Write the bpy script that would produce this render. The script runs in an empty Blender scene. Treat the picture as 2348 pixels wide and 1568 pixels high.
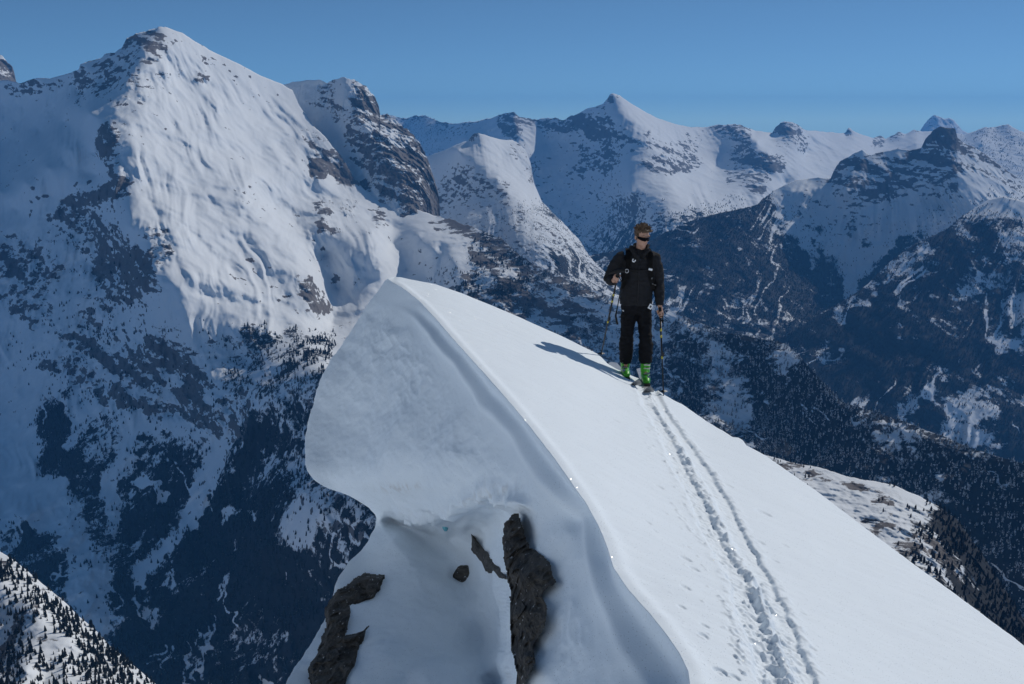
import bpy, bmesh, math, random
import numpy as np
from mathutils import Vector, Matrix, Quaternion

SC = bpy.context.scene
COL = SC.collection
rng = np.random.default_rng(7)
random.seed(7)

# ------------------------------------------------------------------ camera
PITCH = math.atan(509.0 / 2281.8)
cam_d = bpy.data.cameras.new('camera')
cam_d.sensor_width = 36.0
cam_d.lens = 35.0
cam_d.clip_start = 0.05
cam_d.clip_end = 200000.0
cam = bpy.data.objects.new('camera', cam_d)
COL.objects.link(cam)
cam.location = (0, 0, 0)
cam.rotation_euler = (math.pi / 2 - PITCH, 0, 0)
SC.camera = cam

# ------------------------------------------------------------------ sky and sun
SUN_EL = math.radians(36.0)
SUN_AZ = math.radians(48.0)          # clockwise from +Y (straight ahead) towards +X (right)
SUN_DIR = Vector((math.sin(SUN_AZ) * math.cos(SUN_EL), math.cos(SUN_AZ) * math.cos(SUN_EL), math.sin(SUN_EL)))
W = bpy.data.worlds.new('World')
SC.world = W
W.use_nodes = True
nt = W.node_tree
nt.nodes.clear()
sky = nt.nodes.new('ShaderNodeTexSky')
sky.sky_type = 'NISHITA'
sky.sun_disc = False
sky.sun_elevation = SUN_EL
sky.sun_rotation = SUN_AZ
sky.altitude = 8000.0
sky.air_density = 1.0
sky.dust_density = 0.0
sky.ozone_density = 10.0
bg = nt.nodes.new('ShaderNodeBackground')
bg.inputs['Strength'].default_value = 0.10
wo = nt.nodes.new('ShaderNodeOutputWorld')
gam = nt.nodes.new('ShaderNodeGamma')          # the camera's flat rendering of the deep alpine sky
gam.inputs[1].default_value = 0.80
tnt = nt.nodes.new('ShaderNodeVectorMath'); tnt.operation = 'MULTIPLY'
tnt.inputs[1].default_value = (1.41, 1.45, 1.21)
nt.links.new(sky.outputs[0], gam.inputs[0])
nt.links.new(gam.outputs[0], tnt.inputs[0])
nt.links.new(tnt.outputs[0], bg.inputs[0])
nt.links.new(bg.outputs[0], wo.inputs[0])

sun_d = bpy.data.lights.new('sun', 'SUN')
sun_d.energy = 2.85
sun_d.angle = math.radians(0.5)
sun_d.color = (1.0, 0.955, 0.885)
sun = bpy.data.objects.new('sun', sun_d)
COL.objects.link(sun)
sun.rotation_euler = SUN_DIR.to_track_quat('Z', 'Y').to_euler()

SC.view_settings.view_transform = 'Standard'
SC.view_settings.look = 'None'
SC.view_settings.gamma = 1.0
SC.view_settings.exposure = -0.14
SC.view_settings.use_curve_mapping = False
SC.render.engine = 'CYCLES'
SC.cycles.use_denoising = True
SC.cycles.max_bounces = 8
SC.cycles.volume_bounces = 1

# ------------------------------------------------------------------ projection: survey coordinates (2347 x 1568) + distance -> metres
FD = 2281.8
CU, CV = 1173.5, 784.0
CP, SP = math.cos(PITCH), math.sin(PITCH)

def pt(u, v, d):
    u = np.asarray(u, float); v = np.asarray(v, float); d = np.asarray(d, float)
    a = (u - CU) / FD; b = (CV - v) / FD
    return np.stack([d * a, d * (CP + b * SP), d * (-SP + b * CP)], -1)

def pt1(u, v, d):
    return Vector(pt(u, v, d).tolist())

# ------------------------------------------------------------------ noise
_perm = np.random.default_rng(11).permutation(256)
_perm = np.concatenate([_perm, _perm])
_g = np.random.default_rng(12).normal(size=(256, 3))
_g /= np.linalg.norm(_g, axis=1)[:, None]

def pn(x, y, z):
    xi = np.floor(x).astype(np.int64); yi = np.floor(y).astype(np.int64); zi = np.floor(z).astype(np.int64)
    xf = x - xi; yf = y - yi; zf = z - zi
    xi &= 255; yi &= 255; zi &= 255
    fx = xf * xf * xf * (xf * (xf * 6 - 15) + 10)
    fy = yf * yf * yf * (yf * (yf * 6 - 15) + 10)
    fz = zf * zf * zf * (zf * (zf * 6 - 15) + 10)
    out = 0.0
    for dx in (0, 1):
        for dy in (0, 1):
            for dz in (0, 1):
                h = _perm[_perm[_perm[(xi + dx) & 255] + ((yi + dy) & 255)] + ((zi + dz) & 255)]
                g = _g[h]
                dot = g[..., 0] * (xf - dx) + g[..., 1] * (yf - dy) + g[..., 2] * (zf - dz)
                w = (fx if dx else 1 - fx) * (fy if dy else 1 - fy) * (fz if dz else 1 - fz)
                out = out + w * dot
    return out * 1.5

def fbm(x, y, z, octv=4, gain=0.5, lac=2.03):
    s = 0.0; a = 1.0; f = 1.0
    for i in range(octv):
        s = s + a * pn(x * f + 17.3 * i, y * f - 9.1 * i, z * f + 5.7 * i)
        a *= gain; f *= lac
    return s

def ridged(x, y, z, octv=4, gain=0.5, lac=2.1):
    s = 0.0; a = 1.0; f = 1.0
    for i in range(octv):
        n = 1.0 - np.abs(pn(x * f + 31.3 * i, y * f + 7.7 * i, z * f - 3.1 * i)) * 2.0
        s = s + a * n
        a *= gain; f *= lac
    return s

def sstep(e0, e1, x):
    t = np.clip((x - e0) / (e1 - e0), 0, 1)
    return t * t * (3 - 2 * t)

# ------------------------------------------------------------------ scattered interpolation
class TPS:
    def __init__(self, pts, vals, kernel='r', smooth=0.0):
        self.c = np.asarray(pts, float) / 1000.0
        self.k = kernel
        n = len(self.c)
        K = self._phi(np.linalg.norm(self.c[:, None] - self.c[None], axis=-1)) + smooth * np.eye(n)
        Pm = np.concatenate([np.ones((n, 1)), self.c], 1)
        A = np.zeros((n + 3, n + 3))
        A[:n, :n] = K; A[:n, n:] = Pm; A[n:, :n] = Pm.T
        b = np.zeros(n + 3); b[:n] = vals
        self.w = np.linalg.lstsq(A, b, rcond=None)[0]
    def _phi(self, r):
        if self.k == 'r':
            return r
        return np.where(r > 1e-9, r * r * np.log(np.maximum(r, 1e-9)), 0.0)
    def __call__(self, u, v):
        sh = np.shape(u)
        q = np.stack([np.ravel(u), np.ravel(v)], -1) / 1000.0
        out = np.empty(len(q))
        n = len(self.c)
        for s in range(0, len(q), 20000):
            qq = q[s:s + 20000]
            r = np.sqrt(((qq[:, None] - self.c[None]) ** 2).sum(-1))
            out[s:s + 20000] = self._phi(r) @ self.w[:n] + self.w[n] + qq @ self.w[n + 1:]
        return out.reshape(sh)

def densify(line, step=30.0):
    out = []
    for a, b in zip(line[:-1], line[1:]):
        a = np.array(a, float); b = np.array(b, float)
        n = max(1, int(np.hypot(*(b - a)[:2]) / step))
        for i in range(n):
            out.append(tuple(a + (b - a) * i / n))
    out.append(tuple(map(float, line[-1])))
    return out

def field(samples, sigma=70.0, base=None, wbase=0.02):
    """soft map: weighted mean of samples (u, v, value[, radius])"""
    s = [(a[0], a[1], a[2], a[3] if len(a) > 3 else sigma) for a in samples]
    def f(u, v):
        num = np.zeros(np.shape(u)); den = np.zeros(np.shape(u))
        if base is not None:
            num += base * wbase; den += wbase
        for (x, y, val, sg) in s:
            w = np.exp(-((u - x) ** 2 + (v - y) ** 2) / (2 * sg * sg)) + 1e-7
            num += w * val; den += w
        return num / den
    return f

# ------------------------------------------------------------------ mesh helpers
def tag(o, label=None, cat=None, group=None, kind=None):
    if label: o['label'] = label
    if cat: o['category'] = cat
    if group: o['group'] = group
    if kind: o['kind'] = kind
    return o

def link(name, me, mat=None, parent=None):
    o = bpy.data.objects.new(name, me)
    COL.objects.link(o)
    if mat is not None and me is not None:
        me.materials.append(mat)
    if parent is not None:
        o.parent = parent
    return o

def empty(name, loc=(0, 0, 0), parent=None):
    o = bpy.data.objects.new(name, None)
    COL.objects.link(o)
    o.location = loc
    o.empty_display_size = 0.1
    if parent is not None:
        o.parent = parent
    return o

def grid_faces(nr, nc, off=0):
    i = np.arange(nr - 1)[:, None]; j = np.arange(nc - 1)[None]
    a = (i * nc + j).ravel() + off
    return np.stack([a, a + nc, a + nc + 1, a + 1], -1)

def mesh_np(name, verts, quads, attrs=None, smooth=True):
    me = bpy.data.meshes.new(name)
    verts = np.asarray(verts, np.float32); quads = np.asarray(quads, np.int32)
    me.vertices.add(len(verts)); me.vertices.foreach_set('co', verts.ravel())
    k = quads.shape[1]
    me.loops.add(quads.size); me.loops.foreach_set('vertex_index', quads.ravel())
    me.polygons.add(len(quads))
    me.polygons.foreach_set('loop_start', np.arange(0, quads.size, k, dtype=np.int32))
    me.polygons.foreach_set('loop_total', np.full(len(quads), k, np.int32))
    me.update(calc_edges=True)
    me.validate()
    if smooth:
        me.polygons.foreach_set('use_smooth', np.ones(len(me.polygons), bool))
    for n, a in (attrs or {}).items():
        at = me.attributes.new(n, 'FLOAT', 'POINT')
        at.data.foreach_set('value', np.asarray(a, np.float32).ravel())
    return me

# ------------------------------------------------------------------ materials
def new_mat(name):
    m = bpy.data.materials.new(name)
    m.use_nodes = True
    n = m.node_tree.nodes; l = m.node_tree.links
    p = n['Principled BSDF']
    return m, n, l, p

def simple(name, color, rough=0.6, metal=0.0, noise=0.0, nscale=40.0, bump=0.0, spec=0.4):
    m, n, l, p = new_mat(name)
    p.inputs['Base Color'].default_value = (*color, 1)
    p.inputs['Roughness'].default_value = rough
    p.inputs['Metallic'].default_value = metal
    p.inputs['Specular IOR Level'].default_value = spec
    if noise > 0 or bump > 0:
        tc = n.new('ShaderNodeTexCoord')
        tx = n.new('ShaderNodeTexNoise')
        tx.inputs['Scale'].default_value = nscale
        tx.inputs['Detail'].default_value = 5
        l.new(tc.outputs['Object'], tx.inputs['Vector'])
        if noise > 0:
            mx = n.new('ShaderNodeMixRGB')
            mx.inputs[1].default_value = (*[c * (1 - noise) for c in color], 1)
            mx.inputs[2].default_value = (*[min(1, c * (1 + noise)) for c in color], 1)
            l.new(tx.outputs['Fac'], mx.inputs[0])
            l.new(mx.outputs[0], p.inputs['Base Color'])
        if bump > 0:
            bp = n.new('ShaderNodeBump')
            bp.inputs['Strength'].default_value = bump
            bp.inputs['Distance'].default_value = 0.01
            l.new(tx.outputs['Fac'], bp.inputs['Height'])
            l.new(bp.outputs[0], p.inputs['Normal'])
    return m

SNOW_COL = (0.785, 0.81, 0.83)

def mat_ridge_snow():
    m, n, l, p = new_mat('wind_packed_snow')
    tc = n.new('ShaderNodeTexCoord')
    t1 = n.new('ShaderNodeTexNoise'); t1.inputs['Scale'].default_value = 5.0; t1.inputs['Detail'].default_value = 6
    t2 = n.new('ShaderNodeTexNoise'); t2.inputs['Scale'].default_value = 110.0; t2.inputs['Detail'].default_value = 4
    for t in (t1, t2): l.new(tc.outputs['Object'], t.inputs['Vector'])
    mx = n.new('ShaderNodeMixRGB')
    mx.inputs[1].default_value = (0.775, 0.84, 0.90, 1); mx.inputs[2].default_value = (0.82, 0.885, 0.935, 1)
    l.new(t1.outputs['Fac'], mx.inputs[0])
    # old windblown dust lying on the underside ledges
    at = n.new('ShaderNodeAttribute'); at.attribute_name = 'dust'
    t3 = n.new('ShaderNodeTexNoise'); t3.inputs['Scale'].default_value = 9.0; t3.inputs['Detail'].default_value = 8
    t3.inputs['Distortion'].default_value = 1.2
    l.new(tc.outputs['Object'], t3.inputs['Vector'])
    r3 = n.new('ShaderNodeMapRange'); r3.inputs[1].default_value = 0.47; r3.inputs[2].default_value = 0.62
    l.new(t3.outputs['Fac'], r3.inputs[0])
    mu = n.new('ShaderNodeMath'); mu.operation = 'MULTIPLY'
    l.new(r3.outputs[0], mu.inputs[0]); l.new(at.outputs['Fac'], mu.inputs[1])
    m2 = n.new('ShaderNodeMixRGB'); m2.inputs[2].default_value = (0.50, 0.47, 0.43, 1)
    l.new(mu.outputs[0], m2.inputs[0]); l.new(mx.outputs[0], m2.inputs[1])
    l.new(m2.outputs[0], p.inputs['Base Color'])
    p.inputs['Roughness'].default_value = 0.7
    p.inputs['Specular IOR Level'].default_value = 0.25
    p.inputs['Subsurface Weight'].default_value = 0.0
    b1 = n.new('ShaderNodeBump'); b1.inputs['Strength'].default_value = 0.35; b1.inputs['Distance'].default_value = 0.004
    l.new(t2.outputs['Fac'], b1.inputs['Height'])
    b2 = n.new('ShaderNodeBump'); b2.inputs['Strength'].default_value = 0.12; b2.inputs['Distance'].default_value = 0.03
    l.new(t1.outputs['Fac'], b2.inputs['Height']); l.new(b1.outputs[0], b2.inputs['Normal'])
    # single ice crystals that catch the sun
    vo = n.new('ShaderNodeTexVoronoi'); vo.inputs['Scale'].default_value = 150.0
    l.new(tc.outputs['Object'], vo.inputs['Vector'])
    sepc = n.new('ShaderNodeSeparateColor'); l.new(vo.outputs['Color'], sepc.inputs[0])
    few = n.new('ShaderNodeMath'); few.operation = 'GREATER_THAN'; few.inputs[1].default_value = 0.93
    l.new(sepc.outputs[0], few.inputs[0])
    small = n.new('ShaderNodeMath'); small.operation = 'LESS_THAN'; small.inputs[1].default_value = 0.30
    l.new(vo.outputs['Distance'], small.inputs[0])
    fs = n.new('ShaderNodeMath'); fs.operation = 'MULTIPLY'
    l.new(few.outputs[0], fs.inputs[0]); l.new(small.outputs[0], fs.inputs[1])
    # facet normals scattered about the surface normal
    off = n.new('ShaderNodeVectorMath'); off.operation = 'SUBTRACT'; off.inputs[1].default_value = (0.5, 0.5, 0.5)
    l.new(vo.outputs['Color'], off.inputs[0])
    sca = n.new('ShaderNodeVectorMath'); sca.operation = 'SCALE'; sca.inputs['Scale'].default_value = 1.1
    l.new(off.outputs[0], sca.inputs[0])
    geo = n.new('ShaderNodeNewGeometry')
    add = n.new('ShaderNodeVectorMath'); add.operation = 'ADD'
    l.new(geo.outputs['Normal'], add.inputs[0]); l.new(sca.outputs[0], add.inputs[1])
    nor = n.new('ShaderNodeVectorMath'); nor.operation = 'NORMALIZE'; l.new(add.outputs[0], nor.inputs[0])
    gl = n.new('ShaderNodeBsdfGlossy'); gl.inputs['Roughness'].default_value = 0.22
    l.new(nor.outputs[0], gl.inputs['Normal'])
    l.new(b2.outputs[0], p.inputs['Normal'])
    ms = n.new('ShaderNodeMixShader')
    fw = n.new('ShaderNodeMath'); fw.operation = 'MULTIPLY'; fw.inputs[1].default_value = 0.55
    l.new(fs.outputs[0], fw.inputs[0])
    l.new(fw.outputs[0], ms.inputs[0]); l.new(p.outputs[0], ms.inputs[1]); l.new(gl.outputs[0], ms.inputs[2])
    out = n['Material Output']
    l.new(ms.outputs[0], out.inputs['Surface'])
    return m

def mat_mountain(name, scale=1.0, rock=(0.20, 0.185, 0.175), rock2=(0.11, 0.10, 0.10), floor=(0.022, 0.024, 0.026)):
    """snow / bare rock / forest floor, mixed by per-vertex cover and fine breakup"""
    m, n, l, p = new_mat(name)
    tc = n.new('ShaderNodeTexCoord')
    def noise(sc, det=8, rough=0.6):
        t = n.new('ShaderNodeTexNoise'); t.inputs['Scale'].default_value = sc / scale
        t.inputs['Detail'].default_value = det; t.inputs['Roughness'].default_value = rough
        l.new(tc.outputs['Object'], t.inputs['Vector'])
        return t
    a = n.new('ShaderNodeAttribute'); a.attribute_name = 'rock'
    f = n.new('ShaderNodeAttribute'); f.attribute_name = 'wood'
    nf = noise(0.03, 10, 0.68)
    mp = n.new('ShaderNodeMapping'); mp.inputs['Rotation'].default_value = (0.0, 0.42, 0.0); mp.inputs['Scale'].default_value = (0.8, 0.8, 2.4)   # dipping strata
    l.new(tc.outputs['Object'], mp.inputs['Vector']); l.new(mp.outputs[0], nf.inputs['Vector'])
    # rock threshold: cover attribute + fine breakup
    sub = n.new('ShaderNodeMath'); sub.operation = 'SUBTRACT'; sub.inputs[1].default_value = 0.5
    l.new(nf.outputs['Fac'], sub.inputs[0])
    mul = n.new('ShaderNodeMath'); mul.operation = 'MULTIPLY'; mul.inputs[1].default_value = 3.0
    l.new(sub.outputs[0], mul.inputs[0])
    add = n.new('ShaderNodeMath'); add.operation = 'ADD'
    l.new(a.outputs['Fac'], add.inputs[0]); l.new(mul.outputs[0], add.inputs[1])
    rr = n.new('ShaderNodeMapRange'); rr.inputs[1].default_value = 0.44; rr.inputs[2].default_value = 0.56
    l.new(add.outputs[0], rr.inputs[0])
    nr = noise(0.008, 8, 0.6)
    rc = n.new('ShaderNodeMixRGB'); rc.inputs[1].default_value = (*rock2, 1); rc.inputs[2].default_value = (*rock, 1)
    l.new(nr.outputs['Fac'], rc.inputs[0])
    c1 = n.new('ShaderNodeMixRGB'); c1.inputs[1].default_value = (*SNOW_COL, 1)
    l.new(rr.outputs[0], c1.inputs[0]); l.new(rc.outputs[0], c1.inputs[2])
    # undergrowth between the trees
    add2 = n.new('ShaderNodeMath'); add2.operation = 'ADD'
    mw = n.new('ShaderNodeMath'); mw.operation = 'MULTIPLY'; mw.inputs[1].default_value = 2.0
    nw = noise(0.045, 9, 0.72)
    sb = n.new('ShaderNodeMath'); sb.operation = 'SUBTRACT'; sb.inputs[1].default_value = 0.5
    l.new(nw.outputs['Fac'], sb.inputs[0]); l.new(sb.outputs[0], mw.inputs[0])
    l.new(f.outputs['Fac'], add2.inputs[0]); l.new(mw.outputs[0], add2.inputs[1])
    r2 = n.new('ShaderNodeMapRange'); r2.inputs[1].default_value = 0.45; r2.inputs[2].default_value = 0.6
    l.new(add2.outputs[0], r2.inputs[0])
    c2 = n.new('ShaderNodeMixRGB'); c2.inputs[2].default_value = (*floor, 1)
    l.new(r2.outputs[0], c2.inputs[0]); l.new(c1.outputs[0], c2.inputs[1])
    l.new(c2.outputs[0], p.inputs['Base Color'])
    p.inputs['Roughness'].default_value = 0.85
    p.inputs['Specular IOR Level'].default_value = 0.1
    nb = noise(0.02, 9, 0.6)
    bp = n.new('ShaderNodeBump'); bp.inputs['Distance'].default_value = 10.0 * scale
    st = n.new('ShaderNodeMapRange'); st.inputs[3].default_value = 0.10; st.inputs[4].default_value = 0.75
    l.new(rr.outputs[0], st.inputs[0]); l.new(st.outputs[0], bp.inputs['Strength'])
    l.new(nb.outputs['Fac'], bp.inputs['Height']); l.new(bp.outputs[0], p.inputs['Normal'])
    return m

def mat_tree(name, dark=(0.010, 0.016, 0.014), dark2=(0.026, 0.026, 0.022), frost=0.35):
    m, n, l, p = new_mat(name)
    tc = n.new('ShaderNodeNewGeometry')
    t = n.new('ShaderNodeTexNoise'); t.inputs['Scale'].default_value = 0.35; t.inputs['Detail'].default_value = 4
    l.new(tc.outputs['Position'], t.inputs['Vector'])
    t2 = n.new('ShaderNodeTexNoise'); t2.inputs['Scale'].default_value = 0.012; t2.inputs['Detail'].default_value = 3
    l.new(tc.outputs['Position'], t2.inputs['Vector'])
    c = n.new('ShaderNodeMixRGB'); c.inputs[1].default_value = (*dark, 1); c.inputs[2].default_value = (*dark2, 1)
    l.new(t2.outputs['Fac'], c.inputs[0])
    r = n.new('ShaderNodeMapRange'); r.inputs[1].default_value = 0.62 - 0.35 * frost; r.inputs[2].default_value = 0.78 - 0.3 * frost
    l.new(t.outputs['Fac'], r.inputs[0])
    s = n.new('ShaderNodeMath'); s.operation = 'MULTIPLY'; s.inputs[1].default_value = min(1.0, frost * 1.6)
    l.new(r.outputs[0], s.inputs[0])
    c2 = n.new('ShaderNodeMixRGB'); c2.inputs[2].default_value = (0.7, 0.71, 0.73, 1)
    l.new(s.outputs[0], c2.inputs[0]); l.new(c.outputs[0], c2.inputs[1])
    l.new(c2.outputs[0], p.inputs['Base Color'])
    p.inputs['Roughness'].default_value = 0.9
    p.inputs['Specular IOR Level'].default_value = 0.05
    return m

def mat_rock(name='outcrop_rock', ca=(0.014, 0.0135, 0.013), cb=(0.115, 0.100, 0.083)):
    m, n, l, p = new_mat(name)
    tc = n.new('ShaderNodeTexCoord')
    mp = n.new('ShaderNodeMapping'); mp.inputs['Rotation'].default_value = (0.5, 0.9, 0.3); mp.inputs['Scale'].default_value = (3.0, 3.0, 14.0)
    l.new(tc.outputs['Object'], mp.inputs['Vector'])
    t = n.new('ShaderNodeTexNoise'); t.inputs['Scale'].default_value = 2.6; t.inputs['Detail'].default_value = 10; t.inputs['Roughness'].default_value = 0.65
    l.new(mp.outputs[0], t.inputs['Vector'])
    t2 = n.new('ShaderNodeTexNoise'); t2.inputs['Scale'].default_value = 34.0; t2.inputs['Detail'].default_value = 8
    l.new(tc.outputs['Object'], t2.inputs['Vector'])
    c = n.new('ShaderNodeMixRGB'); c.inputs[1].default_value = (*ca, 1); c.inputs[2].default_value = (*cb, 1)
    r = n.new('ShaderNodeMapRange'); r.inputs[1].default_value = 0.35; r.inputs[2].default_value = 0.7
    l.new(t.outputs['Fac'], r.inputs[0]); l.new(r.outputs[0], c.inputs[0])
    # thin rime caught in the cracks
    r2 = n.new('ShaderNodeMapRange'); r2.inputs[1].default_value = 0.66; r2.inputs[2].default_value = 0.72
    l.new(t2.outputs['Fac'], r2.inputs[0])
    c2 = n.new('ShaderNodeMixRGB'); c2.inputs[2].default_value = (0.55, 0.56, 0.58, 1)
    l.new(r2.outputs[0], c2.inputs[0]); l.new(c.outputs[0], c2.inputs[1])
    l.new(c2.outputs[0], p.inputs['Base Color'])
    p.inputs['Roughness'].default_value = 0.8
    b = n.new('ShaderNodeBump'); b.inputs['Strength'].default_value = 0.9; b.inputs['Distance'].default_value = 0.05
    l.new(t.outputs['Fac'], b.inputs['Height'])
    b2 = n.new('ShaderNodeBump'); b2.inputs['Strength'].default_value = 0.6; b2.inputs['Distance'].default_value = 0.012
    l.new(t2.outputs['Fac'], b2.inputs['Height']); l.new(b.outputs[0], b2.inputs['Normal'])
    l.new(b2.outputs[0], p.inputs['Normal'])
    return m

M_RIDGE = mat_ridge_snow()
M_MTN = mat_mountain('alpine_snow_and_rock')
M_MTN_FAR = mat_mountain('distant_snow_and_rock', scale=2.2, rock=(0.17, 0.165, 0.17), rock2=(0.10, 0.10, 0.105))
M_TREE = mat_tree('conifer_needles', frost=0.12)
M_TREE_FROST = mat_tree('frosted_conifer_needles', frost=0.55)
M_TREE_BROWN = mat_tree('bare_larch_twigs', dark=(0.012, 0.014, 0.016), dark2=(0.030, 0.026, 0.026), frost=0.10)
M_BARK = simple('bark', (0.06, 0.045, 0.035), 0.9)
M_ROCK = mat_rock()
# ------------------------------------------------------------------ terrain sheets
LAYERS = {}

def smooth_interp(xs, ys, q):
    return np.interp(q, xs, ys)

def layer(name, sky, ctrl, vbot, nu, nv, rockf, woodf, mat, relief, jag=1.0, kernel='r', smooth=0.0,
          back=900.0, slope_rock=0.5, seed=0.0, steep0=0.42, tpow=1.0, warp=13.0, fan=None, patchy=1.0, bscale=1.0, knolls=(), grooves=(), ucols=None, spots=0.0):
    sky = densify(sky, 25.0)
    pts = [(a[0], a[1]) for a in sky] + [(a[0], a[1]) for a in ctrl]
    inv = [1.0 / a[2] for a in sky] + [1.0 / a[2] for a in ctrl]
    tps = TPS(pts, inv, kernel, smooth)
    su = np.array([a[0] for a in sky]); sv = np.array([a[1] for a in sky])
    o = np.argsort(su); su = su[o]; sv = sv[o]
    uu = np.linspace(su[0], su[-1], nu) if ucols is None else np.interp(np.linspace(0, 1, nu), [c[0] for c in ucols], [c[1] for c in ucols])
    vt = smooth_interp(su, sv, uu)
    rk = np.clip(rockf(uu, vt), 0, 1)
    vt = vt + jag * (0.25 + rk) * (fbm(uu / 23.0, uu * 0 + seed, uu * 0 + 3.3, 5, 0.62) * 3.2)
    vb = np.interp(uu, [a[0] for a in vbot], [a[1] for a in vbot])
    t = (np.linspace(0, 1, nv) ** tpow)[:, None]
    U = np.repeat(uu[None], nv, 0)
    V = vt[None] + (vb - vt)[None] * t
    D = 1000.0 / np.maximum(tps(U, V), 1e-3)
    P = pt(U, V, D)
    wx = fbm(U / 38 + seed, V / 38, U * 0 + 1.5, 4, 0.6) * warp; wy = fbm(U / 38 + seed, V / 38, U * 0 + 8.5, 4, 0.6) * warp
    UW = U + wx; VW = V + wy
    R0 = np.clip(rockf(UW, VW), 0, 1.3)
    # relief: each octave set (wavelength m, amplitude m, amount on snow, amount on rock, vertical stretch, kind)
    dd = np.zeros_like(D)
    fade = sstep(0.0, 0.05, t) * 0.8 + 0.2
    for (lam, amp, ks, kr, st, kind) in relief:
        x = P[..., 0] / lam + seed; y = P[..., 1] / lam; z = P[..., 2] / (lam * st)
        n_ = ridged(x, y, z, 4) - 1.0 if kind == 'r' else fbm(x, y, z, 4, 0.5)
        dd += amp * n_ * (ks * (1 - np.clip(R0, 0, 1)) + kr * np.clip(R0, 0, 1))
    if fan is not None:      # ribs and gullies that run down from the summit
        for (cu, cv, K, Lr, amp) in fan:
            phi = np.arctan2(U - cu, V - cv); rho = np.hypot(U - cu, V - cv)
            wv = 0.035 * fbm(U / 160 + seed, V / 160, U * 0, 3)
            gain_ = np.clip(0.35 + 1.5 * fbm(U / 110 + 3.3 + seed, V / 110, U * 0 + 6.0, 2), 0.05, 1.5)
            nn = fbm((phi + wv) * K + seed, rho / Lr, U * 0 + 2.0, 3, 0.55)
            nn = np.where(nn > 0, nn, nn * 0.7) + 0.35 * (0.5 - np.abs(pn((phi + wv) * K * 1.7 + 5, rho / Lr, U * 0 + 7.0)) * 2)
            dd += amp * nn * gain_ * np.clip(rho / 350.0, 0.15, 1.2)
    ku = U + 0.5 * wx; kv = V + 0.5 * wy
    for (bu, bv, br, bh) in knolls:
        dd += 1.3 * bh * np.exp(-(((ku - bu) / (br * 1.25)) ** 2 + ((kv - bv) / br) ** 2))
    for (line, w_, h_) in grooves:
        g = np.full(U.shape, 1e9)
        for a, b in zip(line[:-1], line[1:]):
            ab = np.array(b, float) - np.array(a, float); L2 = (ab ** 2).sum()
            tt = np.clip(((ku - a[0]) * ab[0] + (kv - a[1]) * ab[1]) / L2, 0, 1)
            g = np.minimum(g, np.hypot(ku - a[0] - tt * ab[0], kv - a[1] - tt * ab[1]))
        dd -= h_ * np.exp(-(g / w_) ** 2)
    D2 = D - dd * fade
    P = pt(U, V, D2)
    # steepness
    gu = np.gradient(P, axis=1); gv = np.gradient(P, axis=0)
    N = np.cross(gu, gv)
    N /= np.linalg.norm(N, axis=-1)[..., None] + 1e-9
    nz = np.abs(N[..., 2])
    steep = 1 - nz
    fine = fbm(P[..., 0] / 55, P[..., 1] / 55, P[..., 2] / 22, 4, 0.6)
    rock = 0.84 * R0 + 0.55 * fine * (R0 > 0.08) + slope_rock * sstep(steep0, 0.85, steep) * (0.3 + R0) + 0.22 * fbm(P[..., 0] / 160, P[..., 1] / 160, P[..., 2] / 60, 3) * (R0 > 0.05)
    if spots:
        rock = rock + 1.0 * sstep(0.42, 0.56, pn(P[..., 0] / 34 + 3, P[..., 1] / 34, P[..., 2] / 20)) * sstep(0.0, 0.35, fbm(P[..., 0] / 260 + 1, P[..., 1] / 260, P[..., 2] / 260, 2) + 0.12) * spots
    bands = pn((P[..., 2] + 0.36 * P[..., 0]) / (26.0 * bscale) + seed, P[..., 0] / (420.0 * bscale), P[..., 1] / (420.0 * bscale))
    rock = rock + 0.85 * bands * sstep(0.25, 0.6, R0) - 0.30 * (1 - sstep(0.12, 0.5, R0))
    if woodf is not None:
        wood = np.clip(woodf(UW, VW), 0, 1)
        wood = wood + sstep(0.1, 0.4, wood) * patchy * (0.42 * fbm(P[..., 0] / 170 + 9, P[..., 1] / 170, P[..., 2] / 170, 4, 0.6))
        if fan is not None:      # snow-filled chutes that cut the forest
            cu, cv, K, Lr = fan[0][:4]
            phi = np.arctan2(U - cu, V - cv); rho = np.hypot(U - cu, V - cv)
            wv = 0.05 * fbm(U / 90 + seed, V / 90, U * 0 + 3.0, 3)
            ch = np.abs(pn((phi + wv) * K * 1.3 + 2.2, rho / (Lr * 0.9), U * 0 + 4.0))
            on = sstep(-0.05, 0.25, fbm(U / 140, V / 140 + seed, U * 0 + 9.0, 2))
            wood = 0.92 * wood - 0.6 * (1 - sstep(0.01, 0.10, ch)) * on * patchy
        wood = np.clip(wood, 0, 1)
    else:
        wood = np.zeros_like(U)
    # back side of the mountain
    h = P[0, :, :2] / np.linalg.norm(P[0, :, :2], axis=-1)[:, None]
    rows = []
    for k, (f, dz) in enumerate(((0.04, 0.03), (0.25, 0.24), (1.0, 1.1), (2.0, 2.4))):
        q = P[0].copy(); q[:, :2] += h * back * f; q[:, 2] -= back * dz
        rows.append(q)
    B = np.stack(rows[::-1] + [P[0]], 0)[:-1]
    allP = np.concatenate([B, P], 0)
    pad = lambda A: np.concatenate([np.repeat(A[:1], len(B), 0), A], 0)
    me = mesh_np(name, allP.reshape(-1, 3), grid_faces(allP.shape[0], nu),
                 {'rock': pad(rock), 'wood': pad(wood)})
    ob = link(name, me, mat)
    ob['kind'] = 'structure'
    LAYERS[name] = dict(P=P, U=U, V=V, wood=wood, rock=rock, N=N, ob=ob, tps=tps)
    return ob

def strip(line, rad, val=1.0, step=30):
    return [(a[0], a[1], val, rad) for a in densify([(x, y) for x, y in line], step)]

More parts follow.
